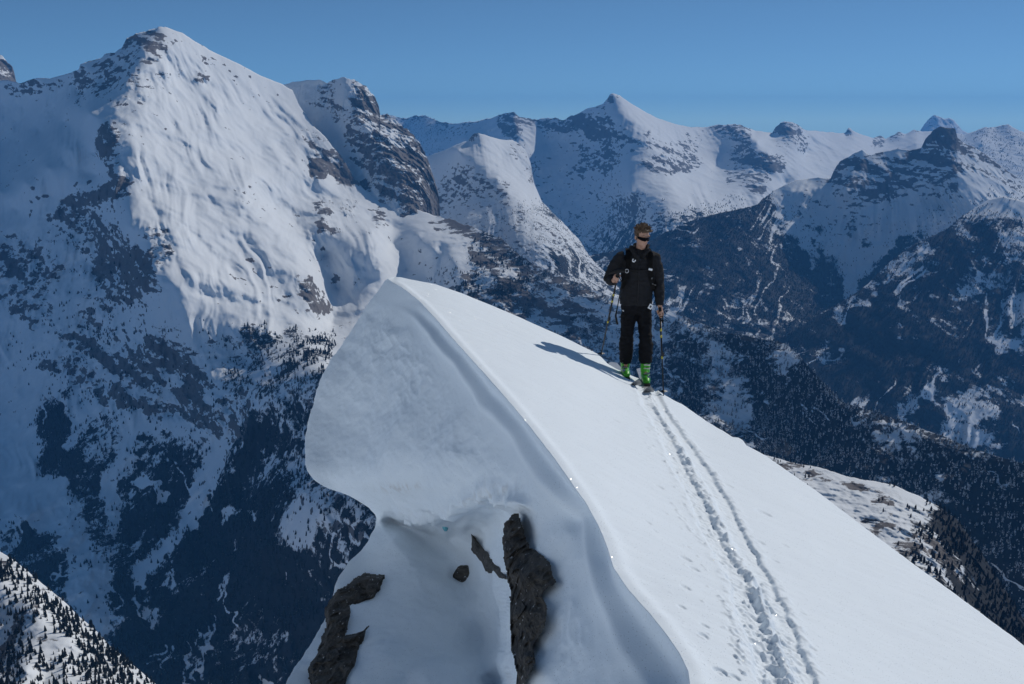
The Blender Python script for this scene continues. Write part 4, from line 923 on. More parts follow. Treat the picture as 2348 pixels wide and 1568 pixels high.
def build_ridge():
    vs = np.concatenate([np.linspace(636, 700, 36), np.linspace(700, 1600, 480)[1:], np.linspace(1600, 2100, 60)[1:]])
    sv = np.array([a[1] for a in SIL], float); su = np.array([a[0] for a in SIL], float)
    o = np.argsort(sv); uR = np.interp(vs, sv[o], su[o])
    Lv = np.array([a[1] for a in LEFT], float); Lu = np.array([a[0] for a in LEFT], float)
    uL = smooth1(Lv, Lu, vs, 5.0)
    uL = uL + 1.6 * fbm(vs / 16.0, vs * 0 + 2.0, vs * 0, 3) * sstep(660, 760, vs)
    # lip in the picture, continued below the frame
    lv = np.concatenate([lip_v, [1700, 1900, 2100]]); lu = np.concatenate([lip_u, [1560, 1450, 1260]])
    uM = np.interp(vs, lv, lu)
    uM = np.where(vs < 645, np.maximum(uM, uL), smooth1(lv, lu, vs, 9.0))
    uL = np.minimum(uL, uM); uR = np.maximum(uR, uM + 0.5)
    nA, nB = 240, 360
    ta = np.linspace(0, 1, nA)
    tb = np.linspace(0, 1, nB)[1:] ** 1.25
    U = np.concatenate([uL[:, None] + (uM - uL)[:, None] * ta[None], uM[:, None] + (uR - uM)[:, None] * tb[None]], 1)
    V = np.repeat(vs[:, None], U.shape[1], 1)
    nr, nc = U.shape
    D = np.zeros_like(U)
    # sunny slope
    dB, ok = raycast(U[:, nA - 1:], V[:, nA - 1:])
    D[:, nA - 1:] = dB
    # shaded face and hollow
    face = [(800, 770, 10.95), (740, 860, 10.8), (710, 945, 10.55), (697, 1020, 10.25), (705, 1080, 10.0), (745, 1116, 9.85), (800, 1138, 9.75), (845, 1166, 9.7), (861, 1192, 9.7), (846, 1234, 9.5), (800, 1290, 9.15), (766, 1342, 8.85), (747, 1400, 8.5), (700, 1490, 8.0), (655, 1568, 7.6),
            (540, 1770, 6.6), (380, 2100, 5.6),
            (860, 740, 10.55), (880, 800, 10.05), (840, 880, 10.0), (920, 860, 9.35), (980, 850, 8.85), (800, 970, 10.0), (880, 950, 9.3), (960, 940, 8.6), (1040, 930, 8.0), (780, 1060, 9.75), (860, 1050, 9.05), (940, 1030, 8.35), (1020, 1020, 7.75), (1100, 1010, 7.2), (1160, 1030, 6.75),
            (830, 1105, 9.3), (900, 1100, 8.7), (980, 1100, 8.0), (1060, 1090, 7.35), (1130, 1080, 6.85), (1200, 1100, 6.3), (1250, 1140, 5.85), (940, 1135, 8.55), (1020, 1135, 7.8), (1100, 1125, 7.15), (1170, 1140, 6.65),
            # back of the hollow
            (890, 1165, 9.35), (900, 1190, 9.6), (930, 1180, 9.2), (980, 1170, 8.6), (1020, 1185, 8.6), (960, 1210, 9.2), (1000, 1225, 9.1), (1060, 1190, 8.2), (1100, 1180, 7.75), (1140, 1190, 7.5), (1060, 1250, 8.8), (1110, 1260, 8.3), (1020, 1290, 8.95), (1070, 1330, 8.7), (1130, 1340, 8.0),
            (1140, 1240, 7.6), (1150, 1400, 7.5), (1100, 1400, 8.2), (1150, 1480, 7.2), (1160, 1560, 6.9),
            # snow pillar and lower slope
            (900, 1235, 9.35), (860, 1260, 9.3), (880, 1320, 8.9), (920, 1290, 9.0), (960, 1330, 8.75), (840, 1300, 9.1), (860, 1400, 8.35), (900, 1440, 8.05), (960, 1420, 8.25), (1010, 1400, 8.4), (1060, 1420, 8.3), (800, 1400, 8.4), (780, 1480, 7.95), (850, 1500, 7.7), (740, 1540, 7.7), (820, 1560, 7.4),
            (900, 1520, 7.55), (930, 1560, 7.45), (1010, 1500, 7.85), (1060, 1480, 7.95), (980, 1560, 7.3), (1060, 1560, 7.35), (1110, 1540, 7.5), (1000, 1650, 6.7), (850, 1700, 6.5), (700, 1700, 6.9), (1150, 1650, 6.3), (1000, 1850, 5.7), (700, 1900, 6.0), (900, 2100, 5.0),
            # snow to the right of the tall rock, down to the lip
            (1215, 1180, 6.15), (1240, 1250, 5.8), (1265, 1290, 5.55), (1290, 1330, 5.3), (1262, 1380, 5.25), (1262, 1440, 5.05), (1240, 1500, 4.95), (1230, 1560, 4.8), (1178, 1300, 6.3), (1182, 1400, 5.95), (1184, 1500, 5.55), (1184, 1560, 5.4), (1220, 1300, 5.66), (1230, 1400, 5.25), (1216, 1500, 5.05), (1300, 1220, 5.45), (1330, 1280, 5.1), (1330, 1380, 4.85), (1320, 1480, 4.6),
            (1400, 1420, 4.42), (1400, 1520, 4.2), (1480, 1500, 4.08), (1500, 1565, 3.92), (1300, 1565, 4.5), (1350, 1180, 5.25), (1365, 1270, 4.92), (1380, 1350, 4.6), (1250, 1700, 4.4), (1400, 1700, 3.8), (1300, 1900, 3.6), (1200, 2100, 3.2), (1500, 1700, 3.4)]
    lip_ctrl = [(a, b, c) for a, b, c in zip(uM[::9], vs[::9], D[::9, nA - 1]) if b > 645]
    allc = face + lip_ctrl
    tps = TPS([(a[0], a[1]) for a in allc], [1.0 / a[2] for a in allc], 'tps', 2e-6)
    dA = 1.0 / np.clip(tps(U[:, :nA], V[:, :nA]), 0.08, 0.6) + hollow(U[:, :nA], V[:, :nA])
    # weld exactly at the lip
    dlip = D[:, nA - 1]
    corr = (dlip - dA[:, -1])[:, None] * np.exp(-((uM[:, None] - U[:, :nA]) / 18.0))
    D[:, :nA] = dA + corr
    D[:, nA - 1] = dlip
    P = pt(U, V, D)
    isA = np.zeros_like(U, bool); isA[:, :nA] = True
    # ---------------- relief on the face (moves snow in or out along the line of the surface)
    gu = np.gradient(P, axis=1); gv = np.gradient(P, axis=0)
    N = np.cross(gv, gu); N /= np.linalg.norm(N, axis=-1)[..., None] + 1e-9
    toc = -P / np.linalg.norm(P, axis=-1)[..., None]
    flip = np.sign((N * toc).sum(-1)); flip[flip == 0] = 1
    N *= flip[..., None]
    lip3 = P[:, nA - 1]
    # distance to the lip line
    dist = np.full(U.shape, 9.0)
    A_ = lip3[::6]
    for a, b in zip(A_[:-1], A_[1:]):
        ab = b - a; L2 = (ab ** 2).sum() + 1e-12
        t = np.clip(((P - a) @ ab) / L2, 0, 1)
        q = np.linalg.norm(P - (a + t[..., None] * ab), axis=-1)
        dist = np.minimum(dist, q)
    h = np.zeros_like(U)
    wob = 1 + 0.25 * fbm(P[..., 0] * 1.2, P[..., 1] * 1.2, P[..., 2] * 1.2, 2)
    inf = sstep(690, 760, V) * 1.0
    h += np.where(isA, -0.040 * np.exp(-((dist - 0.075 * wob) / 0.045) ** 2) * inf + 0.014 * np.exp(-((dist - 0.165 * wob) / 0.035) ** 2) * inf - 0.010 * np.exp(-((dist - 0.30 * wob) / 0.10) ** 2) * inf, 0)
    # rounded brow just right of the lip
    h += np.where(~isA, 0.012 * np.exp(-((dist - 0.05) / 0.05) ** 2), 0)
    # wind texture, drifted plates, sags on the face
    x, y, z = P[..., 0], P[..., 1], P[..., 2]
    fa = np.where(isA, sstep(0.15, 0.5, dist), 0)
    h += fa * (0.030 * fbm(x * 1.1, y * 1.1, z * 1.1 + 5, 3) + 0.007 * fbm(x * 4.2, y * 4.2, z * 6 + 1, 3))
    plate = ridged(x * 0.9 + 0.5 * z, y * 0.9, z * 2.6 + 0.35 * x, 3)
    patch = sstep(0.0, 0.35, fbm(x * 0.8 + 4.4, y * 0.8, z * 0.8, 2) + 0.25 * np.exp(-((U - 950) / 120) ** 2 - ((V - 840) / 60) ** 2) * 2)
    h += fa * patch * 0.022 * (plate - 1.1) + fa * 0.003 * fbm(x * 11, y * 11, z * 15, 3) + fa * 0.007 * pn(z * 7.5 + 0.8 * fbm(x, y, z, 2), x * 0.7, y * 0.7)
    # terraced, fluted ceiling of the hollow
    rim = np.exp(-((V - 1160 + 30 * np.exp(-((U - 1120) / 55) ** 2) - 16 * np.exp(-((U - 965) / 45) ** 2)) / 22.0) ** 2) * sstep(880, 950, U) * (1 - sstep(1180, 1240, U))
    h += np.where(isA, rim * 0.07 * ridged(x * 2.4, y * 2.4, z * 5.0, 3), 0)
    h += np.where(isA, 0.03 * np.exp(-((U - 1060) / 40) ** 2 - ((V - 1150) / 14) ** 2), 0)
    # rounded folds in the hollow floor
    floor = sstep(1200, 1260, V) * isA * (1 - sstep(1130, 1200, U))
    h += floor * 0.05 * fbm(x * 1.5 + 9, y * 1.5, z * 1.2, 2)
    # ---------------- sunny slope: ski tracks, pole marks, tumbled crumbs
    def toxy(line):
        q = np.array(line, float)
        d, _ = raycast(q[:, 0], q[:, 1])
        return pt(q[:, 0], q[:, 1], d)[:, :2]
    tl = [(1462, 872), (1483, 915), (1490, 935), (1513, 973), (1538, 1023), (1558, 1073), (1583, 1113), (1608, 1168), (1628, 1218), (1658, 1268), (1688, 1313), (1708, 1358), (1723, 1433), (1748, 1483), (1768, 1568), (1790, 1660), (1820, 1800)]
    tr = [(1490, 884), (1506, 915), (1518, 938), (1543, 973), (1573, 1013), (1588, 1038), (1613, 1078), (1648, 1133), (1678, 1198), (1713, 1258), (1748, 1323), (1773, 1383), (1793, 1428), (1808, 1483), (1828, 1523), (1848, 1568), (1880, 1660), (1930, 1800)]
    sub = slice(nA - 1, nc)
    xs, ys = x[:, sub], y[:, sub]
    hs = np.zeros_like(xs)
    jn = fbm(xs * 7, ys * 7, xs * 0 + 3, 3)
    jf = fbm(xs * 24, ys * 24, xs * 0 + 7, 2)
    def dline(line):
        q = toxy(line)
        dm = np.full(xs.shape, 9.0); sg = np.zeros(xs.shape)
        for a, b in zip(q[:-1], q[1:]):
            ab = b - a; L2 = (ab ** 2).sum() + 1e-12
            px, py = xs - a[0], ys - a[1]
            t = np.clip((px * ab[0] + py * ab[1]) / L2, 0, 1)
            ex, ey = px - t * ab[0], py - t * ab[1]
            dd = np.hypot(ex, ey)
            side = np.sign(ab[0] * py - ab[1] * px)
            m = dd < dm
            dm = np.where(m, dd, dm); sg = np.where(m, side, sg)
        return dm, sg
    vsub = V[:, sub]
    for k, line in enumerate((tl, tr)):
        dm, sg = dline(line)
        wv = dm + 0.016 * jn * (1.3 if k == 0 else 1.0) + 0.007 * jf
        groove = 1 - sstep(0.046, 0.072, wv)
        hs -= 0.030 * groove
        hs += groove * (0.016 if k == 0 else 0.009) * ridged(xs * 16, ys * 16, xs * 0 + k, 2) * 0.6
        rimb = np.exp(-((wv - 0.092) / 0.024) ** 2)
        lump = np.clip(fbm(xs * 13, ys * 13, xs * 0 + 2.0 + k, 3) + 0.12, 0, 1)
        hs += rimb * (0.004 + 0.046 * lump) * (1.0 if k == 0 else 0.55) * np.where(sg > 0, 0.8 if k == 0 else 0.7, 0.22 if k == 0 else 0.9)
    dm, sg = dline([(0.5 * (a[0] + b[0]), 0.5 * (a[1] + b[1])) for a, b in zip(tl, tr[:len(tl)])])
    mid = 1 - sstep(0.03, 0.14, dm)
    rough = sstep(1290, 1360, vsub) * (1 - sstep(0.02, 0.16, dm)) 
    hs += rough * 0.030 * np.clip(ridged(xs * 9, ys * 9, xs * 0 + 6, 3) - 1.0, -0.6, 0.7)
    # second, older pole / edge line to the left
    for line, amp in (([(1543, 1150), (1560, 1175), (1580, 1205), (1606, 1235)], 0.010), ([(1652, 1372), (1672, 1410), (1682, 1450), (1690, 1490), (1712, 1520)], 0.014), ([(1700, 1390), (1716, 1420), (1728, 1450)], 0.010)):
        dm, sg = dline(line)
        hs += amp * (1 - sstep(0.006, 0.024, dm + 0.016 * jn)) * np.clip(1.2 * fbm(xs * 18, ys * 18, xs * 0 + 9, 2) + 0.2, -1.0, 0.8)
    # shallow dents
    rd = np.random.default_rng(5)
    dents = [(1511, 1112, 13), (1485, 1195, 10), (1571, 1278, 16), (1590, 1302, 16), (1571, 1348, 13), (1563, 1391, 12), (1651, 1540, 20), (1685, 1553, 16), (1752, 1176, 20), (1798, 1250, 11), (1778, 1283, 13), (1670, 1113, 12), (1740, 1240, 14), (1366, 960, 8), (1412, 962, 9), (1432, 965, 6), (1611, 1042, 15), (1615, 1435, 14), (1612, 1458, 14), (1380, 932, 7), (1620, 993, 5), (1840, 1405, 10), (1862, 1490, 12), (1502, 1215, 7), (1812, 1142, 5), (1927, 1240, 4)]
    for (du, dv, r) in dents:
        dd, _ = raycast(np.array([du]), np.array([dv])); c = pt(np.array([du]), np.array([dv]), dd)[0]
        R = r * dd[0] / FD * 1.0
        ang = rd.uniform(-0.25, 0.15)
        ex = (xs - c[0]) * math.cos(ang) + (ys - c[1]) * math.sin(ang); ey = -(xs - c[0]) * math.sin(ang) + (ys - c[1]) * math.cos(ang)
        q = np.sqrt((ex / R) ** 2 + (ey / (R * 0.85)) ** 2) + 0.25 * jn
        hs -= 0.009 * (r / 14) * (1 - sstep(0.55, 1.05, q))
    # scattered crumbs beside the track
    dmc, _ = dline(tl)
    crumbs = np.clip(fbm(xs * 20, ys * 20, xs * 0 + 13, 2) - 0.50, 0, 1) * np.exp(-(dmc / 0.5) ** 2)
    hs += crumbs * 0.045 * np.exp(-(dmc / 0.28) ** 2)
    # slow swell of the wind-packed surface
    hs += 0.020 * fbm(xs * 0.55, ys * 0.55, xs * 0 + 21, 2) * sstep(0.1, 0.8, dist[:, sub]) + 0.0034 * fbm(xs * 3.2, ys * 8, xs * 0 + 2, 3)
    hz = np.zeros_like(U); hz[:, sub] = hs
    P = P + N * h[..., None]
    P[..., 2] += hz
    dust = np.where(isA, 0.5 * np.exp(-((U - 1125) / 62) ** 2 - ((V - 1128 + (U - 1125) * 0.25) / 13) ** 2) + 0.5 * np.exp(-((U - 915) / 48) ** 2 - ((V - 1118) / 10) ** 2) , 0)
    # ---------------- close the body behind both outlines
    hd = P[:, 0] / np.linalg.norm(P[:, 0], axis=-1)[:, None]
    lefts = []
    for a, b in ((0.10, 0.015), (0.30, 0.09), (0.9, 0.5), (2.6, 1.8)):
        q = P[:, 0] + hd * a; q[:, 0] += b; q[:, 2] -= 1.1 * b * (1 - sstep(820, 960, vs))
        lefts.append(q)
    hr = P[:, -1].copy(); hr[:, 2] = 0; hr /= np.linalg.norm(hr, axis=-1)[:, None]
    rights = []
    for a in (0.15, 0.6, 2.5, 9.0, 30.0):
        q = P[:, -1] + hr * a * 0.6 + np.array([0.55, 0, -0.95]) * a
        rights.append(q)
    full = np.concatenate([np.stack(lefts[::-1], 1), P, np.stack(rights, 1)], 1)
    du = np.concatenate([np.zeros((nr, 4)), dust, np.zeros((nr, 5))], 1)
    me = mesh_np('snow_cornice_ridge', full.reshape(-1, 3), grid_faces(nr, full.shape[1]), {'dust': du})
    ob = link('snow_cornice_ridge', me, M_RIDGE)
    ob['kind'] = 'structure'
    return ob, tps

RIDGE, FACE_TPS = build_ridge()

def face_depth(u, v):
    u = np.asarray(u, float); v = np.asarray(v, float)
    return 1.0 / np.clip(FACE_TPS(u, v), 0.08, 0.6) + hollow(u, v)

# ------------------------------------------------------------------ rocks in the hollow
def outcrop(name, poly, ctrl, label, thick=1.0, proud=0.05, grow=3.0, step=2.0, seed=0.0, amp=0.05):
    xs = [p[0] for p in poly]; ys = [p[1] for p in poly]
    us = np.arange(min(xs) - 8, max(xs) + 8, step); vs = np.arange(min(ys) - 8, max(ys) + 8, step)
    U, V = np.meshgrid(us, vs)
    ins = in_poly(U, V, poly); dd = poly_dist(U, V, poly); sd = np.where(ins, dd, -dd)
    if ctrl:
        t = TPS([(a[0], a[1]) for a in ctrl], [1.0 / a[2] for a in ctrl], 'tps', 1e-5)
        D = 1.0 / t(U, V)
    else:
        D = face_depth(U, V) - proud * sstep(-3, 10, sd) + 0.02
    P = pt(U, V, D)
    x, y, z = P[..., 0], P[..., 1], P[..., 2]
    st = ridged(x * 2.2 + z * 1.5 + seed, y * 2.2, z * 3.4 - x * 1.6, 4)
    blk = np.floor((x * 3.1 - z * 4.0 + 0.6 * fbm(x * 3, y * 3, z * 3, 2)) * 2.2 + seed)
    blk = (np.sin(blk * 12.9898) * 43758.5453) % 1.0
    cr = ridged(x * 9 + seed, y * 9, z * 7 - x * 5, 3)
    D = D - amp * 0.8 * (st - 1.1) - amp * 1.5 * (blk - 0.5) * sstep(0, 8, sd) - amp * 0.45 * (cr - 1.0)
    P = pt(U, V, D)
    keep = sd > -grow + 2.8 * fbm(U / 11, V / 11, U * 0 + seed, 4, 0.65)
    idx = np.full(U.shape, -1)
    f = keep[:-1, :-1] & keep[1:, :-1] & keep[:-1, 1:] & keep[1:, 1:]
    ii, jj = np.nonzero(f)
    used = np.zeros(U.shape, bool)
    for a, b in ((0, 0), (1, 0), (0, 1), (1, 1)):
        used[ii + a, jj + b] = True
    idx[used] = np.arange(used.sum())
    verts = P[used]
    c = verts.mean(0)
    faces = np.stack([idx[ii, jj], idx[ii + 1, jj], idx[ii + 1, jj + 1], idx[ii, jj + 1]], -1)
    bm = bmesh.new()
    bv = [bm.verts.new(Vector((q - c).tolist())) for q in verts]
    for q in faces.tolist():
        bm.faces.new([bv[k] for k in q])
    be = [e for e in bm.edges if len(e.link_faces) == 1]
    r = bmesh.ops.extrude_edge_only(bm, edges=be)
    cd = Vector((c / np.linalg.norm(c)).tolist())
    ring = [g for g in r['geom'] if isinstance(g, bmesh.types.BMVert)]
    for g in ring:
        g.co += cd * thick
        g.co -= (g.co - cd * thick) * 0.25
    bmesh.ops.contextual_create(bm, geom=[g for g in r['geom'] if isinstance(g, bmesh.types.BMEdge)])
    bmesh.ops.recalc_face_normals(bm, faces=bm.faces)
    me = bpy.data.meshes.new(name); bm.to_mesh(me); bm.free()
    me.polygons.foreach_set('use_smooth', np.zeros(len(me.polygons), bool))
    o = link(name, me, M_ROCK)
    o.location = c.tolist()
    tag(o, label, 'rock', 'dark rocks bared under the cornice')
    return o

outcrop('rock_outcrop', [(838, 1314), (862, 1318), (881, 1319), (879, 1330), (868, 1352), (859, 1368), (832, 1381), (811, 1398), (800, 1425), (791, 1456), (815, 1449), (845, 1435), (838, 1458), (832, 1476), (815, 1520), (794, 1572), (760, 1640), (700, 1640), (713, 1568), (706, 1530), (723, 1493),
        (733, 1473), (742, 1455), (750, 1439), (746, 1418), (745, 1395), (760, 1375), (768, 1360), (777, 1351), (795, 1345), (805, 1335), (815, 1327)], None,
        'cracked dark rock outcrop at the left foot of the snow pillar', thick=0.9, proud=0.10, seed=3.3)
outcrop('rock_outcrop', [(1177, 1178), (1189, 1177), (1197, 1205), (1205, 1232), (1214, 1253), (1230, 1262), (1244, 1273), (1261, 1290), (1265, 1314), (1276, 1334), (1251, 1351), (1239, 1364), (1254, 1388), (1251, 1422), (1241, 1452), (1221, 1479), (1226, 1520), (1215, 1545), (1204, 1568), (1195, 1620), (1180, 1620),
        (1187, 1557), (1173, 1493), (1168, 1425), (1170, 1358), (1163, 1325), (1156, 1290), (1151, 1239), (1156, 1199)],
        [(1160, 1200, 6.15), (1154, 1260, 6.0), (1166, 1340, 5.72), (1170, 1420, 5.42), (1176, 1500, 5.15), (1190, 1580, 4.95), (1190, 1180, 6.18), (1210, 1240, 5.88), (1250, 1280, 5.58), (1274, 1334, 5.27), (1245, 1360, 5.27), (1254, 1400, 5.11), (1240, 1455, 4.97), (1224, 1500, 4.9), (1205, 1570, 4.78), (1200, 1320, 5.5), (1210, 1420, 5.16), (1200, 1500, 4.95)],
        'tall jagged slab of grey rock standing out of the snow beside the hollow', thick=1.1, seed=1.1, grow=1.0, amp=0.06)
outcrop('rock_outcrop', [(1079, 1222), (1092, 1236), (1105, 1252), (1116, 1266), (1140, 1297), (1163, 1327), (1143, 1327), (1130, 1315), (1112, 1310), (1099, 1287), (1084, 1268), (1079, 1260), (1082, 1239)], None,
        'narrow slanting brown rock at the back of the snow hollow', thick=0.6, proud=0.36, seed=6.1, grow=2.0, amp=0.02)

def boulder(name, u, v, d, r, label, mat, sx=1, sz=1, sd=1.0):
    bm = bmesh.new()
    bmesh.ops.create_icosphere(bm, subdivisions=4, radius=r)
    co = np.array([w.co[:] for w in bm.verts])
    n = fbm(co[:, 0] / r * 1.1 + sd, co[:, 1] / r * 1.1, co[:, 2] / r * 1.1, 3) * 0.16
    for w, k in zip(bm.verts, n):
        w.co *= 1 + k
        w.co.x *= sx; w.co.z *= sz
    me = bpy.data.meshes.new(name); bm.to_mesh(me); bm.free()
    me.polygons.foreach_set('use_smooth', np.ones(len(me.polygons), bool))
    o = link(name, me, mat); o.location = pt1(u, v, d)
    tag(o, label, 'rock' if mat is M_ROCK else 'ice')
    return o

dd = float(face_depth(1063, 1318))
boulder('round_stone', 1063, 1318, dd - 0.02, 0.088, 'round dark stone stuck in the snow of the hollow', M_ROCK, 1.08, 0.92, 2.2)
m_ice = simple('turquoise_ice', (0.16, 0.50, 0.58), 0.2, noise=0.2, nscale=20, spec=0.5)
dd = float(face_depth(1021, 1207))
boulder('ice_lump', 1021, 1207, dd - 0.01, 0.04, 'small turquoise lump of clear ice in the snow under the cornice', m_ice, 0.7, 1.1, 5.0)
# ------------------------------------------------------------------ the skier
def tube(bm, pts, n=14, cap=True):
    """closed tube through (x, y, z, r) or (x, y, z, rx, ry) rings; two-radius rings lie level"""
    rings = []
    P = [Vector(p[:3]) for p in pts]
    for i, p in enumerate(pts):
        if len(p) == 5:
            a, b = Vector((1, 0, 0)), Vector((0, 1, 0)); ra, rb = p[3], p[4]
        else:
            t = (P[min(i + 1, len(P) - 1)] - P[max(i - 1, 0)])
            t = t.normalized() if t.length > 1e-9 else Vector((0, 0, 1))
            ref = Vector((0, 1, 0)) if abs(t.y) < 0.9 else Vector((1, 0, 0))
            a = t.cross(ref).normalized(); b = t.cross(a).normalized(); ra = rb = p[3]
        rings.append([bm.verts.new(P[i] + a * (ra * math.cos(2 * math.pi * k / n)) + b * (rb * math.sin(2 * math.pi * k / n))) for k in range(n)])
    for r0, r1 in zip(rings[:-1], rings[1:]):
        for k in range(n):
            bm.faces.new((r0[k], r0[(k + 1) % n], r1[(k + 1) % n], r1[k]))
    if cap:
        bm.faces.new(rings[0][::-1]); bm.faces.new(rings[-1])
    return rings

def ball(bm, c, r, M=None, seg=16):
    g = bmesh.ops.create_uvsphere(bm, u_segments=seg, v_segments=seg // 2 + 2, radius=1.0)
    S = Matrix.Diagonal((*r, 1)) if isinstance(r, tuple) else Matrix.Diagonal((r, r, r, 1))
    X = Matrix.Translation(c) @ (M if M is not None else Matrix.Identity(4)) @ S
    bmesh.ops.transform(bm, matrix=X, verts=g['verts'])
    return g['verts']

def box(bm, c, s, M=None, bev=0.0):
    g = bmesh.ops.create_cube(bm, size=1.0)
    X = Matrix.Translation(c) @ (M if M is not None else Matrix.Identity(4)) @ Matrix.Diagonal((*s, 1))
    bmesh.ops.transform(bm, matrix=X, verts=g['verts'])
    if bev > 0:
        ed = list({e for v in g['verts'] for e in v.link_edges})
        bmesh.ops.bevel(bm, geom=ed, offset=bev, segments=2, affect='EDGES')
    return g['verts']

def finish(name, bm, mat, parent=None, smooth=True):
    bmesh.ops.recalc_face_normals(bm, faces=bm.faces)
    me = bpy.data.meshes.new(name); bm.to_mesh(me); bm.free()
    if smooth:
        me.polygons.foreach_set('use_smooth', np.ones(len(me.polygons), bool))
    return link(name, me, mat, parent)

def fused(name, bm, mat, parent, voxel, it=4, wrinkle=0.0, wscale=14.0, seed=0.0, wz=1.0):
    """one continuous skin grown over the rough volumes"""
    bmesh.ops.recalc_face_normals(bm, faces=bm.faces)
    me = bpy.data.meshes.new(name); bm.to_mesh(me); bm.free()
    o = bpy.data.objects.new('tmp', me); COL.objects.link(o)
    m = o.modifiers.new('r', 'REMESH'); m.mode = 'VOXEL'; m.voxel_size = voxel
    s = o.modifiers.new('s', 'SMOOTH'); s.factor = 0.5; s.iterations = it
    dg = bpy.context.evaluated_depsgraph_get()
    me2 = bpy.data.meshes.new_from_object(o.evaluated_get(dg))
    bpy.data.objects.remove(o); bpy.data.meshes.remove(me)
    me2.name = name
    if wrinkle:
        nv = len(me2.vertices)
        co = np.empty(nv * 3, np.float32); me2.vertices.foreach_get('co', co); co = co.reshape(-1, 3).astype(float)
        no = np.empty(nv * 3, np.float32); me2.vertices.foreach_get('normal', no); no = no.reshape(-1, 3)
        f = ridged(co[:, 0] * wscale + seed, co[:, 1] * wscale, co[:, 2] * wscale * wz, 3) - 1.0
        co += no * (wrinkle * f)[:, None]
        me2.vertices.foreach_set('co', co.astype(np.float32).ravel())
    me2.polygons.foreach_set('use_smooth', np.ones(len(me2.polygons), bool))
    me2.materials.clear()
    return link(name, me2, mat, parent)

def cloth(name, c1, c2, rough=0.85):
    m, n, l, p = new_mat(name)
    tc = n.new('ShaderNodeTexCoord')
    t = n.new('ShaderNodeTexNoise'); t.inputs['Scale'].default_value = 9; t.inputs['Detail'].default_value = 6
    w = n.new('ShaderNodeTexNoise'); w.inputs['Scale'].default_value = 420; w.inputs['Detail'].default_value = 2
    l.new(tc.outputs['Object'], t.inputs['Vector']); l.new(tc.outputs['Object'], w.inputs['Vector'])
    c = n.new('ShaderNodeMixRGB'); c.inputs[1].default_value = (*c1, 1); c.inputs[2].default_value = (*c2, 1)
    l.new(t.outputs['Fac'], c.inputs[0]); l.new(c.outputs[0], p.inputs['Base Color'])
    b = n.new('ShaderNodeBump'); b.inputs['Strength'].default_value = 0.2; b.inputs['Distance'].default_value = 0.002
    l.new(w.outputs['Fac'], b.inputs['Height']); l.new(b.outputs[0], p.inputs['Normal'])
    p.inputs['Roughness'].default_value = rough
    p.inputs['Specular IOR Level'].default_value = 0.2
    return m

M_SKIN = simple('skin', (0.42, 0.24, 0.17), 0.55, noise=0.12, nscale=18)
M_HAIR = simple('brown_hair', (0.085, 0.050, 0.028), 0.6, noise=0.5, nscale=60, bump=0.6)
M_JACKET = cloth('charcoal_softshell', (0.010, 0.011, 0.013), (0.024, 0.024, 0.028))
M_TROUSER = cloth('black_ski_trousers', (0.004, 0.0045, 0.006), (0.008, 0.008, 0.011))
M_STRAP = simple('black_webbing', (0.006, 0.006, 0.007), 0.8, noise=0.2, nscale=80)
M_GREEN = simple('green_boot_plastic', (0.07, 0.40, 0.03), 0.35, noise=0.12, nscale=25)
M_BLACKP = simple('black_plastic', (0.012, 0.012, 0.014), 0.4, noise=0.15, nscale=30)
M_GREY = simple('grey_boot_plastic', (0.10, 0.105, 0.11), 0.4, noise=0.15, nscale=30)
M_STEEL = simple('brushed_metal', (0.55, 0.55, 0.56), 0.3, metal=0.9, noise=0.1, nscale=60)
M_WHITE = simple('white_plastic', (0.72, 0.73, 0.75), 0.4, noise=0.06, nscale=40)
M_YELLOW = simple('yellow_band', (0.50, 0.42, 0.05), 0.5, noise=0.1, nscale=60)
M_LENS = simple('dark_lens', (0.010, 0.008, 0.010), 0.08, noise=0.1, nscale=5, spec=0.6)
M_SKITOP = simple('ski_topsheet', (0.42, 0.43, 0.45), 0.3, noise=0.35, nscale=7)
M_SKIBASE = simple('ski_base', (0.16, 0.165, 0.17), 0.35, noise=0.4, nscale=14)
M_PRINT = simple('tag_print', (0.05, 0.05, 0.06), 0.6, noise=0.1, nscale=50)

def surf(u, v):
    d, _ = raycast(np.array([float(u)]), np.array([float(v)]))
    return Vector(pt(np.array([float(u)]), np.array([float(v)]), d)[0].tolist())

